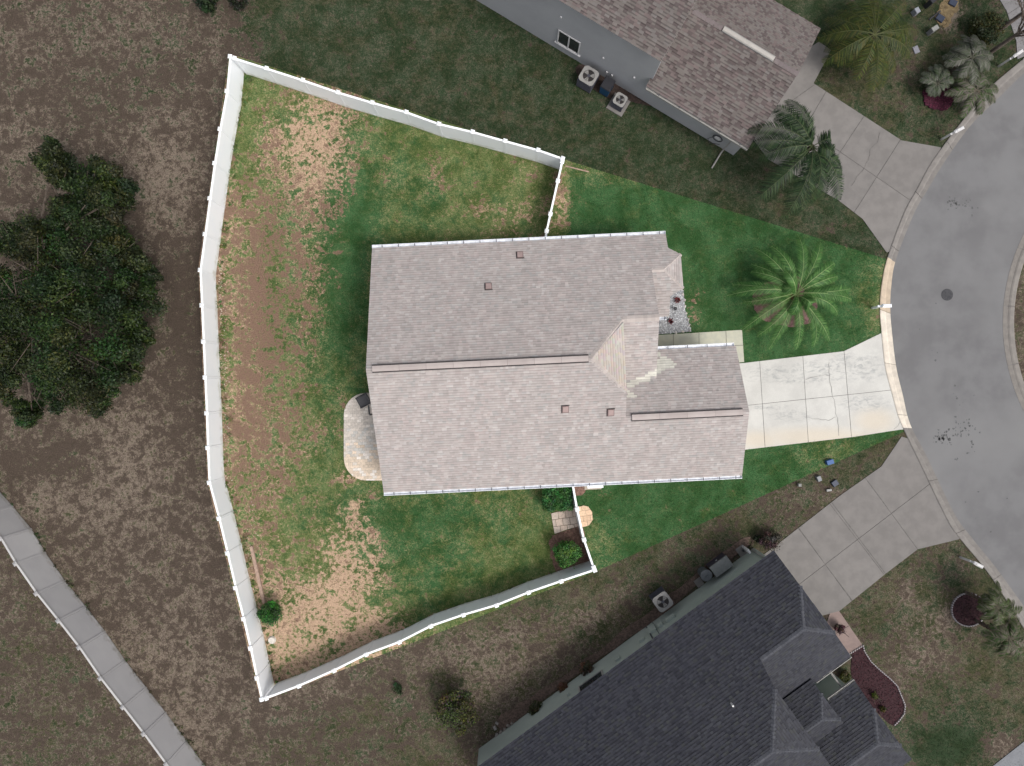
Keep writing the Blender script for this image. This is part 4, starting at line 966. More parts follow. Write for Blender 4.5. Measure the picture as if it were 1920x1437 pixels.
# ------------------------------------------------------------------ foliage
def leaves(c, rad, n, size, cols, up=.5, shell=.55):
    """n leaf quads in an ellipsoid; returns V, F, colours"""
    d = rng.normal(size=(n, 3)); d /= np.linalg.norm(d, axis=1)[:,None]
    r_ = (shell+(1-shell)*rng.random(n))[:,None]*(1+.12*rng.normal(size=(n, 1)))
    P = np.array(c)+d*r_*np.array(rad)
    nn = d*.8+rng.normal(size=(n, 3))*.6+np.array([0,0,up]); nn /= np.linalg.norm(nn, axis=1)[:,None]
    t = np.cross(nn, rng.normal(size=(n, 3))); t /= np.linalg.norm(t, axis=1)[:,None]; b = np.cross(nn, t)
    s_ = (size*rng.uniform(.6, 1.4, n))[:,None]
    V = np.stack([P-t*s_, P-b*s_*.5, P+t*s_, P+b*s_*.5], 1).reshape(-1, 3); V[:,2] = np.maximum(V[:,2], .02)
    ci = rng.integers(0, len(cols), n); cc = np.array(cols)[ci]*rng.uniform(.7, 1.35, (n, 1))
    return V, cc
def crown(root, name, lobes, size, cols, m=None, up=.5, shell=.55):
    Vs, Cs = [], []
    for c, rad, n in lobes: V, cc = leaves(c, rad, n, size, cols, up, shell); Vs.append(V); Cs.append(cc*np.array([rng.uniform(.7,1.5), rng.uniform(.8,1.25), rng.uniform(.7,1.2)])*rng.uniform(.75,1.25))
    V = np.vstack(Vs); cc = np.vstack(Cs); Fq = np.arange(len(V)).reshape(-1, 4)
    return npmesh(name, V, Fq, m or MT['leaf'], root, cc)
def lobe(px, py, z, rpx, rz, n):
    p = W(px, py, z); r_ = rpx*S*(H-z)/H; return ((p.x, p.y, z), (r_, r_, rz), n)
# big oak at the left
oak = empty('oak_tree', W(150,560), 'large dark green broadleaf tree standing in the brown field at the left', 'tree')
oc = [(.014,.030,.009),(.022,.044,.012),(.032,.058,.015),(.010,.021,.007),(.044,.066,.018)]
lb = []
main = [(125,320,45,4.5),(190,350,48,4.2),(160,385,50,5.0),(20,450,42,4.6),(70,500,70,6),(150,500,70,6.5),(232,478,42,4.5),(20,560,60,6),(100,590,80,7.3),(190,580,70,6.2),(250,560,46,4.6),(60,660,70,6),(150,680,75,5.8),(230,660,48,4.8),(10,700,50,4.6),(95,730,45,4),(180,730,44,3.8),(238,700,28,3.6),(100,290,26,3.6),(220,360,26,3.6),(-30,620,60,5.6),(205,415,36,4.4),(120,405,34,4.4),(85,450,34,4.8),(200,450,36,4.8),(262,620,26,3.8),(275,520,22,3.6),(60,770,24,3.2)]
for px, py, r_, z in main:
    lb.append(lobe(px, py, z-1.3, r_*.72, .7, 1100))
    for _ in range(11):
        a = random.uniform(0, 6.28); q = r_*random.uniform(.2, 1.12)
        lb.append(lobe(px+q*math.cos(a), py+q*math.sin(a), z-random.uniform(0,1.8), r_*random.uniform(.25,.5), random.uniform(.35,.8), 560))
crown(oak, 'crown', lb, .068, oc, up=.35, shell=.3)
tr = MB(); b0 = W(130,580,0)
tr.tube([b0, b0+Vector((.1,.1,1.5)), b0+Vector((.1,.2,2.6))], .34, 10, r1=.27)
for px, py, r_, z in main:
    e = W(px, py, z-.6); s0 = b0+Vector((.1,.2,2.4)); m1 = s0.lerp(e, .5)+Vector((random.uniform(-.4,.4), random.uniform(-.4,.4), .35))
    tr.tube([s0, m1, e], .13, 6, r1=.025)
    for _ in range(4):
        a = random.uniform(0, 6.28); e2 = W(px+r_*.8*math.cos(a), py+r_*.8*math.sin(a), z-.3+random.uniform(-.4,.3)); tr.tube([m1.lerp(e, .6), e2], .035, 4, r1=.008)
tr.build('trunk', MT['bark'], oak)
def shrub(name, px, py, rpx, h, n, size, cols, label, cat='shrub', sq=False, sub=7, group=None, spread=.7):
    root = empty(name, W(px, py), label, cat, group); lb = []
    if sq:
        hx, hy = rpx
        for i in range(sub):
            for j in range(sub): lb.append(lobe(px+hx*((i+.5)/sub*2-1)*.9, py+hy*((j+.5)/sub*2-1)*.9, h*.86+random.uniform(-.05,.05), hx/sub*1.6, h*.13, n//(sub*sub)*3//4))
        for _ in range(14):
            a = random.uniform(0, 6.28); lb.append(lobe(px+hx*.85*max(-1,min(1,1.4*math.cos(a))), py+hy*.85*max(-1,min(1,1.4*math.sin(a))), h*.5, 5, h*.45, n//50))
    else:
        lb.append(lobe(px, py, h*.5, rpx*.78, h*.42, n//2))
        for _ in range(sub):
            a = random.uniform(0, 6.28); q = rpx*spread*math.sqrt(random.random()); lb.append(lobe(px+q*math.cos(a), py+q*math.sin(a), h*(.95-.5*(q/rpx)**2), rpx*random.uniform(.2,.36), h*.17, n//(2*sub)))
    crown(root, 'foliage', lb, size, cols, up=.6, shell=.45)
    st = MB(); b_ = W(px, py)
    for _ in range(5):
        e = b_+Vector((random.uniform(-.3,.3), random.uniform(-.3,.3), h*.7)); st.tube([b_, b_.lerp(e, .5)+Vector((random.uniform(-.06,.06),0,0)), e], .025, 5, r1=.01)
    st.build('stem', MT['bark'], root)
grn = [(.03,.11,.02),(.045,.15,.03),(.07,.20,.05),(.02,.07,.015)]
shrub('clipped_hedge', 1045, 932, (29,26), 1.5, 9000, .05, [(.03,.12,.03),(.045,.17,.04),(.065,.22,.06),(.018,.07,.018)], 'square clipped dark green hedge against the lower gutter beside the short fence', 'hedge', True, 7)
shrub('round_shrub', 1063, 1038, 30, 1.6, 7500, .05, [(.06,.16,.025),(.08,.20,.04),(.11,.24,.06),(.03,.09,.02)], 'round light green shrub in the brown mulch beside the white fence corner', sub=22)
shrub('bush', 507, 1152, 27, 1.2, 6000, .05, [(.02,.09,.015),(.03,.13,.02),(.045,.17,.03),(.01,.04,.01)], 'small dark green bush beside the lower left fence, at the end of the timber', sub=12)
shrub('shrub', 846, 1332, 46, 1.9, 5200, .06, [(.03,.045,.01),(.05,.07,.012),(.075,.10,.02),(.045,.032,.035),(.022,.03,.012)], 'loose yellow green shrub on the patchy ground left of the charcoal house', sub=16, spread=.95)
shrub('shrub', 1446, 1014, 26, .9, 2600, .05, [(.06,.045,.045),(.10,.07,.07),(.035,.03,.025)], 'brownish red leafy shrub at the top corner of the charcoal roof', sub=9)
shrub('shrub', 1420, 1010, 9, .5, 500, .05, [(.015,.025,.01),(.02,.04,.015)], 'tiny dark green bush left of the brownish shrub at the roof corner', sub=4)
shrub('shrub', 1575, 1180, 12, .8, 800, .05, [(.10,.05,.055),(.07,.035,.04)], 'reddish spiky shrub beside the pink path and the charcoal garage', sub=5)
shrub('shrub', 1585, 1270, 15, .5, 1500, .04, [(.05,.06,.01),(.08,.09,.015),(.03,.04,.01)], 'yellow green plant filling the corner between garage gutter and porch', sub=6)
shrub('shrub', 1640, 1305, 8, .4, 500, .04, [(.10,.11,.01),(.05,.07,.01)], 'small yellow plant in the red mulch near the porch gable', sub=3)
shrub('shrub', 1655, 1330, 7, .4, 400, .04, [(.07,.08,.015),(.04,.05,.01)], 'tiny olive plant at the low end of the red mulch bed', sub=3)
shrub('shrub', 1100, 1255, 17, .7, 1500, .05, [(.11,.065,.05),(.06,.06,.03),(.15,.10,.08)], 'reddish brown shrub against the sage wall, left of the low window', sub=7)
shrub('shrub', 1005, 1330, 20, .7, 1600, .05, [(.05,.055,.02),(.075,.08,.035),(.09,.065,.045)], 'dark olive shrub against the sage wall near its lower left corner', sub=7)
shrub('shrub', 1055, 1290, 13, .5, 800, .05, [(.12,.07,.05),(.08,.055,.04)], 'low rusty shrub between the two larger shrubs on the sage wall', sub=5)
shrub('shrub', 385, 0, 26, 1.6, 2600, .06, [(.015,.028,.012),(.02,.04,.016)], 'dark bush at the top edge where brown field meets green yard', sub=8)
shrub('shrub', 445, -2, 24, 1.2, 1600, .06, [(.02,.03,.012),(.04,.03,.028)], 'sparse dark shrub at the top edge right of the dark bush', sub=8)
shrub('shrub', 745, 1292, 14, .3, 500, .05, [(.015,.04,.012),(.02,.05,.015)], 'small green weed clump left of the loose yellow green shrub', sub=4)
shrub('shrub', 1850, 55, 40, 1.0, 4200, .06, [(.02,.035,.012),(.03,.045,.015),(.045,.045,.012)], 'dark low shrub at the foot of the bare tree, top right', sub=12)
for i, (x, y, c_) in enumerate([(1269,563,'dark red bromeliad in the gravel bed, nearest the bay roof'),(1256,603,'dark red bromeliad in the gravel bed nearest the walkway')]):
    root = empty('bromeliad', W(x, y), c_, 'plant'); M_ = MB(); b_ = W(x, y, .03)
    for k in range(14):
        a = k*2.4; r_ = random.uniform(.13,.26); e = b_+Vector((math.cos(a)*r_, math.sin(a)*r_, .18)); n = Vector((-math.sin(a), math.cos(a), 0))*.035; md = b_.lerp(e,.6)+Vector((0,0,.08))
        M_.poly([b_, md-n, e, md+n], random.choice([(.10,.012,.02),(.06,.008,.014),(.16,.03,.03)]))
    M_.build('leaf_rosette', MT['leaf'], root)
root = empty('solar_light', W(1264,580), 'small black garden light standing in the grey gravel bed', 'garden light')
M_ = MB(); p = W(1264,580); M_.tube([p, p+Vector((0,0,.3))], .015, 6); M_.build('stake', MT['iron'], root); M_ = MB(); M_.disc((p.x, p.y, .3), .1, .05, 16, (1,1,1), .7); M_.build('lamp_head', MT['iron'], root)

# weeds along the fence feet
def weeds(name, path, n, off, label, cols, size=.045):
    P = resample([W(x, y, 1.8) for x, y in path], 400); lb = []
    for _ in range(n):
        i = random.randrange(1, 399); t = P[min(i+1,399)]-P[i-1]; t = t/np.hypot(*t); o_ = random.gauss(off, .12)
        x, y = P[i][0]-t[1]*o_, P[i][1]+t[0]*o_; r_ = random.uniform(.05,.17); lb.append(((x, y, r_*.6), (r_*1.3, r_*1.3, r_), 26))
    o = crown(None, name, lb, size, cols); tag(o, label, 'weeds', kind='stuff')
weeds('weeds', FW, 110, .22, 'small weeds along the inner foot of the back fence', [(.06,.13,.03),(.09,.17,.04),(.14,.15,.06)])
weeds('weeds', FS, 90, .22, 'green weeds growing outside the lower side fence', [(.05,.09,.02),(.07,.12,.03),(.12,.13,.05)])
weeds('weeds', FG[2:], 70, .3, 'dull green weeds along the foot of the grey field fence', [(.04,.06,.02),(.06,.07,.03)])
# ------------------------------------------------------------------ palms
def frond(root, base, tip, arch, wid, nl, cols, rib, droop=.25, fw=.8, lw=.022, tw=0):
    base, tip = Vector(base), Vector(tip); ctrl = base.lerp(tip, .55)+Vector((0,0,arch)); M_ = MB()
    side0 = (tip-base).cross(Vector((0,0,1))).normalized()
    ctrl += side0*random.uniform(-.25,.25)*(tip-base).length*.5
    P = [base*(1-t)**2+ctrl*2*t*(1-t)+tip*t*t for t in np.linspace(0, 1, 14)]
    M_.tube(P, .022, 4, rib, .006)
    for i in range(nl):
        t = .12+.88*(i+.5)/nl; p = base*(1-t)**2+ctrl*2*t*(1-t)+tip*t*t; d = ((ctrl-base)*(1-t)+(tip-ctrl)*t).normalized()
        s_ = d.cross(Vector((0,0,1))).normalized(); ln = wid*(math.sin(math.pi*min(1, (t*.88+.08)))**.6)*random.uniform(.85, 1.1)
        for s in (1, -1):
            q = p+(s_*s+d*fw).normalized()*ln-Vector((0,0,ln*droop*random.uniform(.6,1.4))); w_ = d*lw; mid_ = p.lerp(q, .5)+Vector((0,0,ln*.08))
            c = random.choice(cols); v = random.uniform(.75,1.25)
            M_.poly([p-w_*.6, mid_-w_, q, mid_+w_, p+w_*.6] if s > 0 else [p+w_*.6, mid_+w_, q, mid_-w_, p-w_*.6], tuple(x*v for x in c))
    return M_.build('frond', MT['leaf'], root)
def trunk(root, b, z, r_, m=MT['palmtrunk'], name='trunk'):
    M_ = MB(); b = Vector(b)
    M_.tube([Vector((b.x, b.y, 0)), Vector((b.x, b.y, z*.5)), Vector((b.x, b.y, z))], r_, 12, r1=r_*.85)
    for k in range(40):
        a = k*2.4; zz = z*(.15+.8*k/40); M_.box((b.x+math.cos(a)*r_, b.y+math.sin(a)*r_, zz), .1, .05, .09, a, (1.2,1.0,.9))
    M_.build(name, m, root)
Z = lambda x, y: (1200+x/3.685, 400+y/3.685)
pc = W(1492,552,1.5)
palm = empty('palm_tree', (pc.x, pc.y, 0), 'large feathery light green palm with arching fronds on the front lawn', 'palm tree')
trunk(palm, pc, 1.45, .26)
tips = [(790,240,1.6),(905,225,1.7),(1085,140,1.6),(1245,200,1.5),(1345,345,1.9),(1365,440,1.5),(1455,520,1.5),(1462,600,1.2),(1365,700,1.2),(1310,880,1.1),(1200,925,1.1),(1080,940,1.0),(890,940,1.0),(810,850,1.2),(705,810,1.5),(715,615,1.4),(600,570,1.4),(640,495,1.4),(770,405,1.6),(770,355,1.3),(1160,230,1.2),(1250,830,1.3),(980,520,2.4),(1010,400,2.9),(1180,640,2.5),(1050,700,2.3),(950,430,1.9),(1330,560,2.0)]
pcol = [(.04,.13,.028),(.065,.165,.036),(.09,.21,.05),(.14,.27,.08)]
for x, y, z in tips:
    t_ = W(*Z(x, y), z-.35); L_ = (t_-pc).length
    frond(palm, pc+Vector((random.uniform(-.08,.08), random.uniform(-.08,.08), 0)), t_, .75+L_*.28, .46, 86, pcol, (.38,.48,.22), .32, .85, .015)
M_ = MB()
for k in range(60):
    a = random.uniform(0, 6.28); r_ = random.uniform(.1,.55); b_ = pc+Vector((0,0,-.1)); e = pc+Vector((math.cos(a)*r_, math.sin(a)*r_, random.uniform(-.5,.25)))
    n = Vector((-math.sin(a), math.cos(a), 0))*.02; M_.poly([b_-n, e-n*.3, e+n*.3, b_+n], random.choice([(.30,.13,.03),(.12,.06,.02),(.10,.16,.03)]))
M_.build('leaf_bases', MT['leaf'], palm)
def mkpalm(px, py, zc, tips, z_t, cols, rib, label, arch=.8, wid=.4, nl=40, droop=.5, tr=.14, fw=.6, lw=.018, at_crown=True, tm=None):
    p = W(px, py, zc); root = empty('palm_tree', (p.x, p.y, 0), label, 'palm tree'); trunk(root, p, zc, tr, tm or MT['bark'])
    for i, t in enumerate(tips):
        q = W(t[0], t[1], z_t+random.uniform(-.4,.4)); frond(root, p, q, arch*random.uniform(.8,1.3), wid, nl, cols, rib, droop, fw, lw)
    return root
Q = lambda x, y: (1400+x/5.525, 160+y/5.525)
qt = [Q(*t) for t in [(250,210),(420,150),(20,470),(60,600),(130,740),(170,1080),(100,1180),(380,1380),(960,1190),(980,960),(850,640),(800,1170),(620,1250),(300,330),(480,560),(700,1050),(900,800),(560,1300)]]
mkpalm(1523, 275, 3.6, qt, 2.8, [(.022,.050,.018),(.034,.068,.022),(.055,.088,.035),(.012,.026,.010)], (.10,.12,.06), 'dark green feather palm overhanging the upper neighbour driveway', 1.5, .66, 56, .55, .15, .55, .024)
def radial(cx, cy, r0, r1, n, a0=0): return [(cx+random.uniform(r0, r1)*math.cos(a0+k*6.283/n+random.uniform(-.15,.15)), cy+random.uniform(r0, r1)*math.sin(a0+k*6.283/n+random.uniform(-.15,.15))) for k in range(n)]
mkpalm(1640, 65, 2.6, radial(1630,72,60,105,24), 1.4, [(.05,.075,.012),(.075,.095,.015),(.035,.055,.012),(.10,.095,.02)], (.12,.13,.05), 'bushy yellow green palm on the lawn right of the brown roof', .8, .6, 44, .6, .16, .4, .02)
mkpalm(1757, 158, 1.0, radial(1757,152,22,36,15), .8, [(.10,.11,.085),(.06,.085,.04),(.14,.14,.115)], (.16,.15,.12), 'grey green fan palm above the purple flower bed, left of its group', .35, .3, 28, .3, .1, .7, .028)
mkpalm(1822, 108, 1.6, radial(1815,112,30,52,18), 1.1, [(.11,.11,.09),(.06,.08,.04),(.15,.145,.125)], (.17,.16,.13), 'grey fan palm at the centre of the group by the top right kerb', .5, .38, 30, .3, .12, .7, .03)
mkpalm(1832, 170, 1.3, radial(1822,172,28,55,18), .9, [(.12,.11,.085),(.05,.085,.02),(.15,.135,.11)], (.18,.16,.12), 'dry edged fan palm leaning over the kerb at the top right', .45, .36, 30, .3, .12, .7, .03)
mkpalm(1868, 1137, 2.4, radial(1868,1140,25,50,18), 1.8, [(.045,.07,.015),(.07,.085,.03),(.12,.11,.08)], (.17,.15,.11), 'slender palm leaning over the round mulch bed at the lower right', .5, .34, 30, .4, .09, .6, .032)
mkpalm(1892, 1196, 2.6, radial(1890,1200,30,56,16), 1.9, [(.04,.075,.015),(.08,.085,.04),(.14,.12,.09)], (.18,.15,.12), 'slender palm at the right edge below the round mulch bed', .5, .34, 30, .4, .09, .6, .032)
# bare trees top right
def bare(px, py, h, label, n, seed, lean=(0,0)):
    random.seed(seed); b_ = W(px, py); root = empty('bare_tree', b_, label, 'tree'); tk, br = MB(), MB()
    t = b_+Vector((lean[0], lean[1], h*.45)); tk.tube([b_, b_.lerp(t, .5)+Vector((.05,.03,0)), t], .13, 8, (1.3,1.3,1.35), .09); tk.build('trunk', MT['bark'], root)
    def grow(p, d, L_, r_, k):
        e = p+d*L_; br.tube([p, p.lerp(e, .5)+Vector((random.uniform(-.06,.06),)*3)*L_, e], r_, 5, (1.25,1.25,1.3), r_*.55)
        if k > 0:
            for _ in range(3):
                dd = (d+Vector((random.uniform(-.7,.7), random.uniform(-.7,.7), random.uniform(-.25,.5)))).normalized(); grow(p.lerp(e, random.uniform(.5,1)), dd, L_*random.uniform(.6,.85), r_*.55, k-1)
    for _ in range(n): grow(t-Vector((0,0,random.uniform(0,h*.12))), Vector((random.uniform(-.5,.5), random.uniform(-.5,.5), 1)).normalized(), h*.2, .06, 4)
    br.build('branches', MT['bark'], root)
bare(1845, 107, 6.0, 'pale bare tree with a long straight trunk at the top right corner', 5, 3)
bare(1866, 62, 5.5, 'dark leafless tree with many thin branches at the top right corner', 7, 5, (.3,.2))
random.seed(21)

# ------------------------------------------------------------------ equipment and small things
def ac(px, py, w, h, ang, label, pad=None, topm=MT['cream'], blades_=3):
    c = W(px, py, h); c.z = 0; root = empty('air_conditioner', c, label, 'air conditioner')
    if pad: M_ = MB(); M_.box((c.x, c.y, .0), pad, pad, .08, ang); M_.build('pad', MT['slab2'], root)
    z0 = .08; M_ = MB(); M_.box((c.x, c.y, z0), w*.94, w*.94, h-z0-.05, ang)
    for k in range(9): M_.box((c.x, c.y, z0+.06+k*(h-z0-.15)/9), w*.98, w*.98, .03, ang)
    M_.build('body', MT['acgrey'], root)
    t = MB(); r_ = w*.36; n = 32
    ca, sa = math.cos(ang), math.sin(ang)
    for k in range(n):      # square top plate with a round hole
        a0, a1 = 2*math.pi*k/n, 2*math.pi*(k+1)/n
        def sqp(a):
            x, y = math.cos(a), math.sin(a); s_ = (w/2)/max(abs(x), abs(y)); s_ = min(s_, w*.62); return (x*s_, y*s_)
        q = [(r_*math.cos(a0), r_*math.sin(a0)), sqp(a0), sqp(a1), (r_*math.cos(a1), r_*math.sin(a1))]
        t.prism([(c.x+x*ca-y*sa, c.y+x*sa+y*ca) for x, y in q], h-.05, h)
    t.build('top_plate', topm, root)
    wl_ = MB(); wl_.disc((c.x, c.y, h-.045), r_*1.0, .004, 28); wl_.build('fan_well', MT['dark'], root)
    f = MB(); f.disc((c.x, c.y, h-.03), w*.09, .03, 14); fh = f.build('fan_hub', MT['acgrey'], root)
    for k in range(blades_):
        a = ang+k*2*math.pi/blades_+.5; b_ = MB()
        pts = [(c.x+rr*math.cos(a+da), c.y+rr*math.sin(a+da)) for rr, da in ((r_*.2,-.4),(r_*.95,-.42),(r_*.98,0),(r_*.95,.42),(r_*.2,.4))]
        b_.prism(pts, h-.036, h-.028); b_.build('fan_blade', MT['cream'], fh)
    g = MB()
    for rr in (.35,.6,.85): g.ring((c.x, c.y), r_*rr-.004, r_*rr+.004, h-.012, h-.004, 24)
    for aa in (0, 1.571): g.box((c.x, c.y, h-.011), r_*1.9, .012, .006, ang+aa)
    g.build('fan_guard', MT['dark'], root)
ac(1104, 142, .92, 1.0, math.radians(-31), 'large air conditioner left of the blue bin at the upper neighbour wall')
ac(1163, 187, .68, .75, math.radians(-31), 'smaller air conditioner on a concrete pad right of the blue bin', 1.0)
ac(1243, 1129, .92, .95, math.radians(36), 'air conditioner standing against the sage green wall')
# blue wheeled bin
p = W(1140,157,1.0); p.z = 0; b_ = empty('wheeled_bin', p, 'blue wheeled bin with black lid between the two air conditioners', 'bin'); an = math.radians(-31)
M_ = MB(); M_.box((p.x, p.y, .12), .5, .58, .85, an, (.012,.06,.14), 1.15); M_.build('body', MT['bin'], b_)
M_ = MB(); M_.box((p.x, p.y, .97), .62, .72, .06, an, (.03,.03,.035), .9); M_.box((p.x+.17, p.y+.28, .93), .5, .06, .05, an, (.03,.03,.035)); M_.build('lid', MT['bin'], b_)
for s in (-1, 1):
    M_ = MB(); c = Vector((p.x+.17+s*.24*math.cos(an), p.y+.26+s*.24*math.sin(an), .13)); d = Vector((math.cos(an), math.sin(an), 0)); M_.tube([c-d*.03, c+d*.03], .12, 12, (.02,.02,.02)); M_.build('wheel', MT['bin'], b_)
# grey round bin and dark storage box by the sage wall
p = W(1325,1080,.9); p.z = 0; b_ = empty('trash_can', p, 'round grey trash can between the storage box and a concrete pad', 'bin')
M_ = MB(); M_.disc((p.x, p.y, .02), .27, .84, 20, (.09,.10,.11), 1.12); M_.build('body', MT['bin'], b_); M_ = MB(); M_.disc((p.x, p.y, .86), .33, .05, 24, (.12,.13,.14), .85); M_.box((p.x, p.y, .91), .2, .04, .03, .6, (.08,.09,.1)); M_.build('lid', MT['bin'], b_)
p = W(1353,1063,.85); p.z = 0; b_ = empty('storage_box', p, 'dark storage box with a pale grey lid against the sage wall', 'storage box'); an = math.radians(36)
M_ = MB(); M_.box((p.x, p.y, .04), 1.12, .62, .72, an, (.045,.04,.055)); M_.build('body', MT['bin'], b_); M_ = MB(); M_.box((p.x, p.y, .76), 1.18, .68, .09, an, (.21,.22,.215), .95); M_.build('lid', MT['bin'], b_)
M_ = MB(); M_.box((p.x-.19, p.y+.27, .45), .1, .02, .1, an, (.4,.4,.42)); M_.build('latch', MT['bin'], b_)
for x, y, s_, lb_ in ((1310,1092,.42,'square concrete pad left of the round trash can'), (1390,1033,.5,'square concrete pad at the right end of the sage wall')):
    M_ = MB(); p = W(x, y); M_.box((p.x, p.y, .006), s_, s_*1.1, .06, math.radians(36)); tag(M_.build('concrete_pad', MT['slab2']), lb_, 'concrete pad')
M_ = MB(); p = W(1394,1033,.1); M_.disc((p.x, p.y, .067), .07, .05, 12); cap_ = M_.build('drain_cap', MT['iron']); cap_.parent = bpy.data.objects['concrete_pad.001']
M_ = MB(); p = W(1404,1034,.9); M_.box((p.x, p.y, 0), .12, .25, .95, math.radians(36), (1,1,1)); tag(M_.build('utility_post', MT['greyvinyl']), 'pale utility post beside the sage wall near the roof corner', 'utility post')
# white A/C at the south side of the main house: cabinet with pad and valve
p = W(1116,908,.9); p.z = 0; b_ = empty('equipment_cabinet', p, 'white cabinet on a pale pad under the lower gutter of the main house', 'cabinet')
M_ = MB(); M_.box((p.x, p.y, .07), .85, .42, .8, math.radians(2.75)); M_.build('body', MT['trim'], b_)
M_ = MB(); M_.box((p.x, p.y, .87), .9, .46, .04, math.radians(2.75), (1,1,1), .96); M_.build('lid', MT['vinyl'], b_)
M_ = MB(); M_.box((p.x-.03, p.y-.12, .006), .95, .62, .06, math.radians(2.75), (1.9,1.75,1.5)); M_.build('pad', MT['slab2'], b_)
M_ = MB(); M_.tube([(p.x+.5, p.y-.1, 0), (p.x+.5, p.y-.1, .3)], .03, 6); M_.build('valve', MT['cream'], b_)
# patio chair
p = W(684,752,0); b_ = empty('patio_chair', p, 'black metal patio chair with grey mesh seat on the paver patio', 'chair'); an = math.radians(118)
u_, v_ = Vector((math.cos(an), math.sin(an), 0)), Vector((-math.sin(an), math.cos(an), 0))
P_ = lambda a, b, z: p+u_*a+v_*b+Vector((0,0,z))
M_ = MB(); M_.slab([P_(-.27,-.26,.42), P_(.27,-.26,.42), P_(.24,.27,.42), P_(-.24,.27,.42)], (0,0,.02)); M_.build('seat', mat('grey_mesh', (.12,.115,.12), (.09,.09,.095), 40), b_)
M_ = MB(); M_.slab([P_(-.25,-.28,.45), P_(.25,-.28,.45), P_(.25,-.42,.98), P_(-.25,-.42,.98)], v_*.02); M_.build('backrest', bpy.data.materials['grey_mesh'], b_)
M_ = MB(); M_.tube([P_(-.27,-.27,.43), P_(-.29,-.44,1.0), P_(0,-.47,1.02), P_(.29,-.44,1.0), P_(.27,-.27,.43)], .03, 6); M_.build('back_frame', MT['iron'], b_)
M_ = MB(); M_.tube([P_(-.29,-.27,.43), P_(.29,-.27,.43), P_(.26,.29,.43), P_(-.26,.29,.43), P_(-.29,-.27,.43)], .025, 6); M_.build('seat_frame', MT['iron'], b_)
for s in (-1, 1):
    M_ = MB(); M_.tube([P_(s*.3,-.33,.66), P_(s*.31,0,.67), P_(s*.3,.27,.64)], .032, 6); M_.build('armrest', MT['iron'], b_)
    for t in (-1, 1): M_ = MB(); M_.tube([P_(s*.28,t*.27,.64 if t > 0 else .43), P_(s*.29,t*.31,0)], .02, 6); M_.build('leg', MT['iron'], b_)
# screen frame post just below chair
M_ = MB(); a, b = W(690,760,2.2), W(694,778,2.2); M_.box(((a.x+b.x)/2-.02, (a.y+b.y)/2, 2.1), .07, .5, .06, math.radians(5)); M_.box((b.x-.02, b.y, 0), .06, .06, 2.1, 0); tag(M_.build('umbrella_pole', MT['iron']), 'thin black bar beside the patio chair at the roof edge', 'pole')
# mailboxes
def mailbox(px, py, ang, label, m, arm=.35, dbl=False):
    p = W(px, py); root = empty('mailbox', p, label, 'mailbox'); d = Vector((math.cos(ang), math.sin(ang), 0))
    M_ = MB(); M_.box((p.x, p.y, 0), .11, .11, 1.25, ang, (1,1,1)); M_.build('post', m, root)
    M_ = MB(); c = p+d*arm*.6; M_.box((c.x, c.y, .95), .7, .09, .1, ang); M_.build('arm', m, root)
    c = p+d*arm; M_ = MB(); M_.box((c.x, c.y, 1.05), .5, .18, .14, ang, (1,1,1)); M_.box((c.x, c.y, 1.19), .5, .16, .07, ang, (1,1,1), .7); M_.build('box', m, root)
    M_ = MB(); M_.box((p.x, p.y, 1.25), .15, .15, .05, ang, (1,1,1), .3); M_.build('post_cap', m, root)
mailbox(1635, 578, math.radians(0), 'white mailbox on a post at the kerb by the front lawn', MT['vinyl'], .2)
mailbox(1800, 1045, math.radians(-28), 'pale grey mailbox on a post at the kerb below the lower driveway', MT['greyvinyl'], .3)
mailbox(1765, 262, math.radians(28), 'grey mailbox on a post at the kerb beside the upper driveway', MT['greyvinyl'], .3)
mailbox(1872, 125, math.radians(35), 'grey mailbox with long arm at the kerb in the top right corner', MT['greyvinyl'], .35)
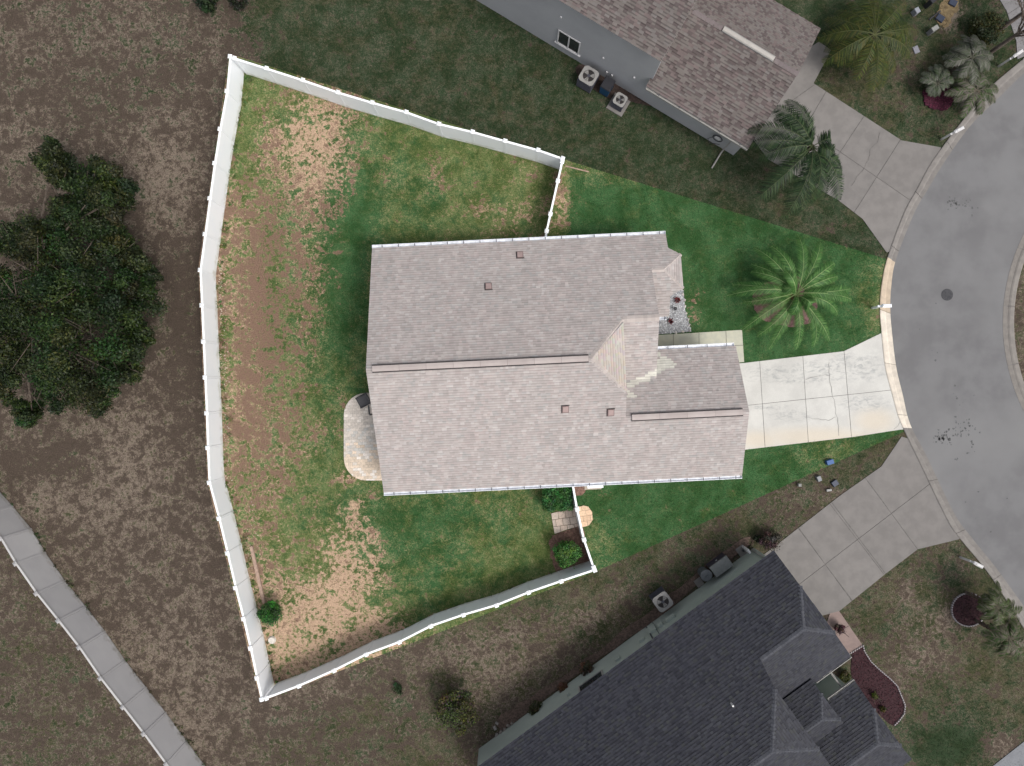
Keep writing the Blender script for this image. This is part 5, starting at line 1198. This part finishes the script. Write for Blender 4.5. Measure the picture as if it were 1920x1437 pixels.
# utility boxes
def ubox(px, py, w, l, h, ang, col, label, name='utility_box', lid=None):
    p = W(px, py); root = empty(name, p, label, 'utility box'); M_ = MB(); w *= .82; l *= .82; M_.box((p.x, p.y, 0), w, l, h, ang, col); M_.build('body', MT['bin'], root)
    M_ = MB(); M_.box((p.x, p.y, h), w*1.06, l*1.06, .035, ang, lid or tuple(x*1.1 for x in col), .92); M_.build('lid', MT['bin'], root)
ubox(1553, 866, .46, .30, .25, .3, (.04,.10,.26), 'blue utility box on the lawn edge below the driveway', lid=(.04,.11,.30))
ubox(1533, 897, .26, .34, .22, .35, (.20,.21,.22), 'pale grey utility box in the brown grass below the blue box')
ubox(1564, 906, .40, .36, .12, .6, (.035,.045,.075), 'dark blue utility lid nearest the lower driveway')
ubox(1553, 919, .34, .14, .1, .15, (.28,.28,.27), 'small pale slab just under the dark blue utility lid', 'utility_cover')
ubox(1497, 909, .2, .2, .2, 0, (.20,.20,.19), 'small round topped grey stub farthest left of the utility boxes')
ubox(1761, 36, .52, .42, .1, -.6, (.04,.05,.08), 'dark blue rectangular utility lid in the sandy patch, lower of two')
ubox(1785, 7, .5, .4, .1, -.5, (.04,.05,.08), 'dark blue utility lid at the very top edge, upper of two')
ubox(1743, 62, .46, .28, .5, .55, (.22,.22,.23), 'grey pedestal box below the dark utility lid', lid=(.3,.3,.28))
ubox(1713, 26, .3, .36, .35, .5, (.26,.27,.30), 'pale grey pedestal box left of the sandy patch')
ubox(1737, 12, .34, .3, .6, .6, (.03,.03,.035), 'black box beside a white post at the top edge')
ubox(1717, 94, .36, .48, .03, .4, (.22,.22,.25), 'flat grey stepping stone in the grass right of the yellow palm', 'stepping_stone')
M_ = MB(); a, b = W(1741,38), W(1762,22); M_.tube([a+Vector((0,0,.05)), b+Vector((0,0,.05))], .045, 6); tag(M_.build('pipe', MT['iron']), 'short black pipe lying left of the dark utility lid', 'pipe')
M_ = MB(); p = W(1745,0); M_.box((p.x, p.y, 0), .25, .2, .9, .5, (1,1,1)); tag(M_.build('white_post', MT['greyvinyl']), 'short white post at the top edge behind the black box', 'post')
